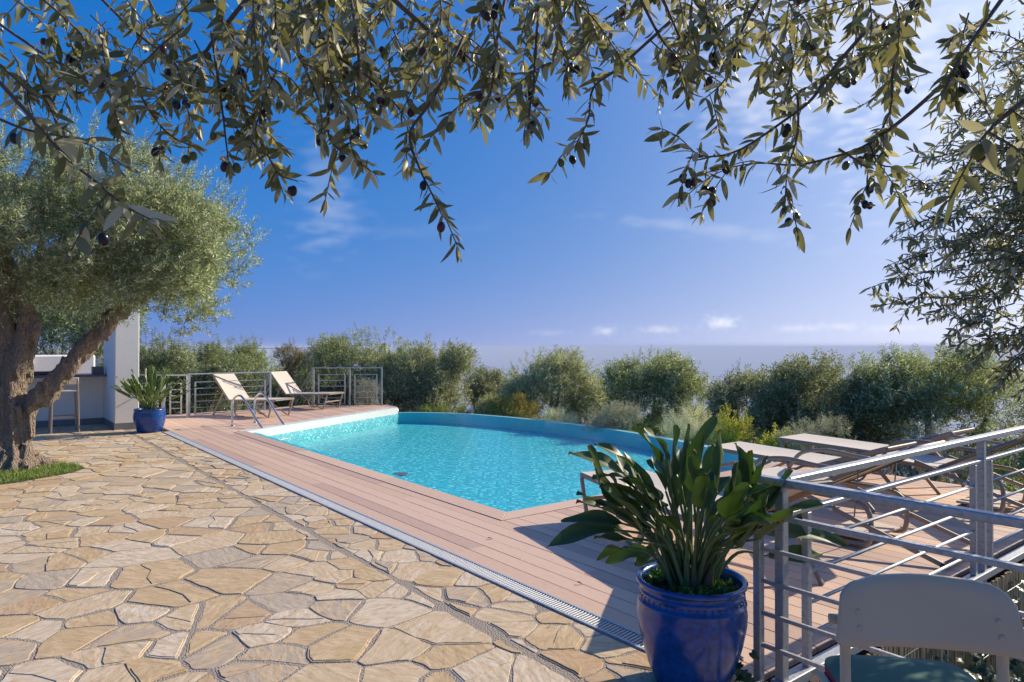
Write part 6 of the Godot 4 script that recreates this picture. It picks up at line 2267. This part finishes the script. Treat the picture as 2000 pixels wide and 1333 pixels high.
	{"r": 0.002, "p": [0.98, 2.266, -1.472, 0.925, 2.163, -1.416, 0.88, 2.044, -1.36]},
	{"r": 0.002, "p": [1.207, 2.535, -2.092, 1.112, 2.443, -2.045, 1.062, 2.342, -1.997]},
	{"r": 0.002, "p": [0.892, 2.307, -1.584, 0.883, 2.267, -1.569, 0.895, 2.186, -1.554]},
	{"r": 0.002, "p": [1.258, 2.62, -1.937, 1.158, 2.553, -1.922, 1.023, 2.443, -1.906]},
	{"r": 0.002, "p": [0.756, 2.246, -1.358, 0.756, 2.197, -1.34, 0.744, 2.133, -1.321]},
	{"r": 0.002, "p": [1.36, 2.292, -1.637, 1.269, 2.229, -1.603, 1.152, 2.145, -1.569]},
	{"r": 0.002, "p": [0.962, 2.412, -1.535, 0.909, 2.342, -1.513, 0.882, 2.27, -1.491]},
	{"r": 0.002, "p": [1.424, 2.376, -1.644, 1.326, 2.312, -1.625, 1.224, 2.235, -1.606]},
	{"r": 0.002, "p": [1.246, 2.45, -1.788, 1.208, 2.333, -1.775, 1.198, 2.217, -1.761]},
	{"r": 0.002, "p": [0.81, 2.356, -1.561, 0.795, 2.281, -1.517, 0.768, 2.187, -1.474]},
]
const BIG_LEAVES := [
	[-0.568, 1.058, 0, -0.259, 0.891, 0],
	[-0.459, 1.11, 0.08, -0.257, 0.972, 0.05],
	[-0.285, 1.186, 0.08, -0.151, 1.019, 0.05],
	[-0.254, 1.189, 0.16, -0.139, 1.062, 0.1],
	[-0.088, 1.198, 0.08, -0.093, 0.96, 0.05],
	[-0.01, 1.193, 0, -0.045, 0.903, 0],
	[0.145, 1.216, -0.08, 0.015, 0.954, -0.05],
	[0.028, 1.179, 0.12, -0.029, 0.953, 0.075],
	[0.109, 1.174, 0.08, 0.106, 0.89, 0.05],
	[0.191, 1.111, 0.04, 0.243, 0.861, 0.025],
	[0.275, 1.07, 0, 0.287, 0.82, 0],
	[0.314, 1.065, 0.12, 0.25, 0.884, 0.075],
	[0.506, 0.907, -0.04, 0.224, 0.743, -0.025],
	[0.602, 0.829, 0.04, 0.326, 0.743, 0.025],
	[0.786, 0.595, -0.12, 0.326, 0.669, -0.075],
	[0.68, 0.542, -0.16, 0.396, 0.552, -0.1],
	[-0.664, 0.6, -0.08, -0.347, 0.688, -0.05],
	[-0.604, 0.742, 0, -0.319, 0.732, 0],
	[-0.54, 0.85, 0.08, -0.35, 0.778, 0.05],
	[-0.418, 0.509, -0.16, -0.278, 0.589, -0.1],
	[-0.37, 0.484, -0.2, -0.175, 0.562, -0.125],
	[-0.441, 0.973, 0.12, -0.238, 0.907, 0.075],
	[-0.306, 1.058, -0.08, -0.13, 0.773, -0.05],
	[0.231, 0.921, -0.16, 0.089, 0.785, -0.1],
	[0.145, 1.046, 0, 0.031, 0.868, 0],
	[0.256, 0.8, -0.2, 0.121, 0.742, -0.125],
	[0.121, 0.773, -0.24, 0.161, 0.637, -0.15],
	[-0.238, 1.049, 0.16, -0.139, 0.901, 0.1],
	[-0.09, 1.052, -0.12, -0.051, 0.767, -0.075],
	[-0.127, 0.727, -0.24, -0.058, 0.599, -0.15],
	[-0.397, 0.907, -0.04, -0.183, 0.778, -0.025],
	[-0.481, 0.746, -0.16, -0.254, 0.638, -0.1],
	[-0.322, 0.97, 0.16, -0.139, 0.831, 0.1],
	[0.164, 1.049, 0.16, 0.137, 0.808, 0.1],
	[0.354, 0.854, -0.12, 0.216, 0.694, -0.075],
	[-0.054, 0.588, -0.28, -0.216, 0.479, -0.175],
	[-0.039, 1.1, 0.2, -0.03, 0.906, 0.125],
	[0.004, 0.977, -0.2, 0.01, 0.779, -0.125],
	[0.39, 0.8, 0.16, 0.206, 0.693, 0.1],
	[-0.469, 0.71, 0.16, -0.243, 0.67, 0.1],
]
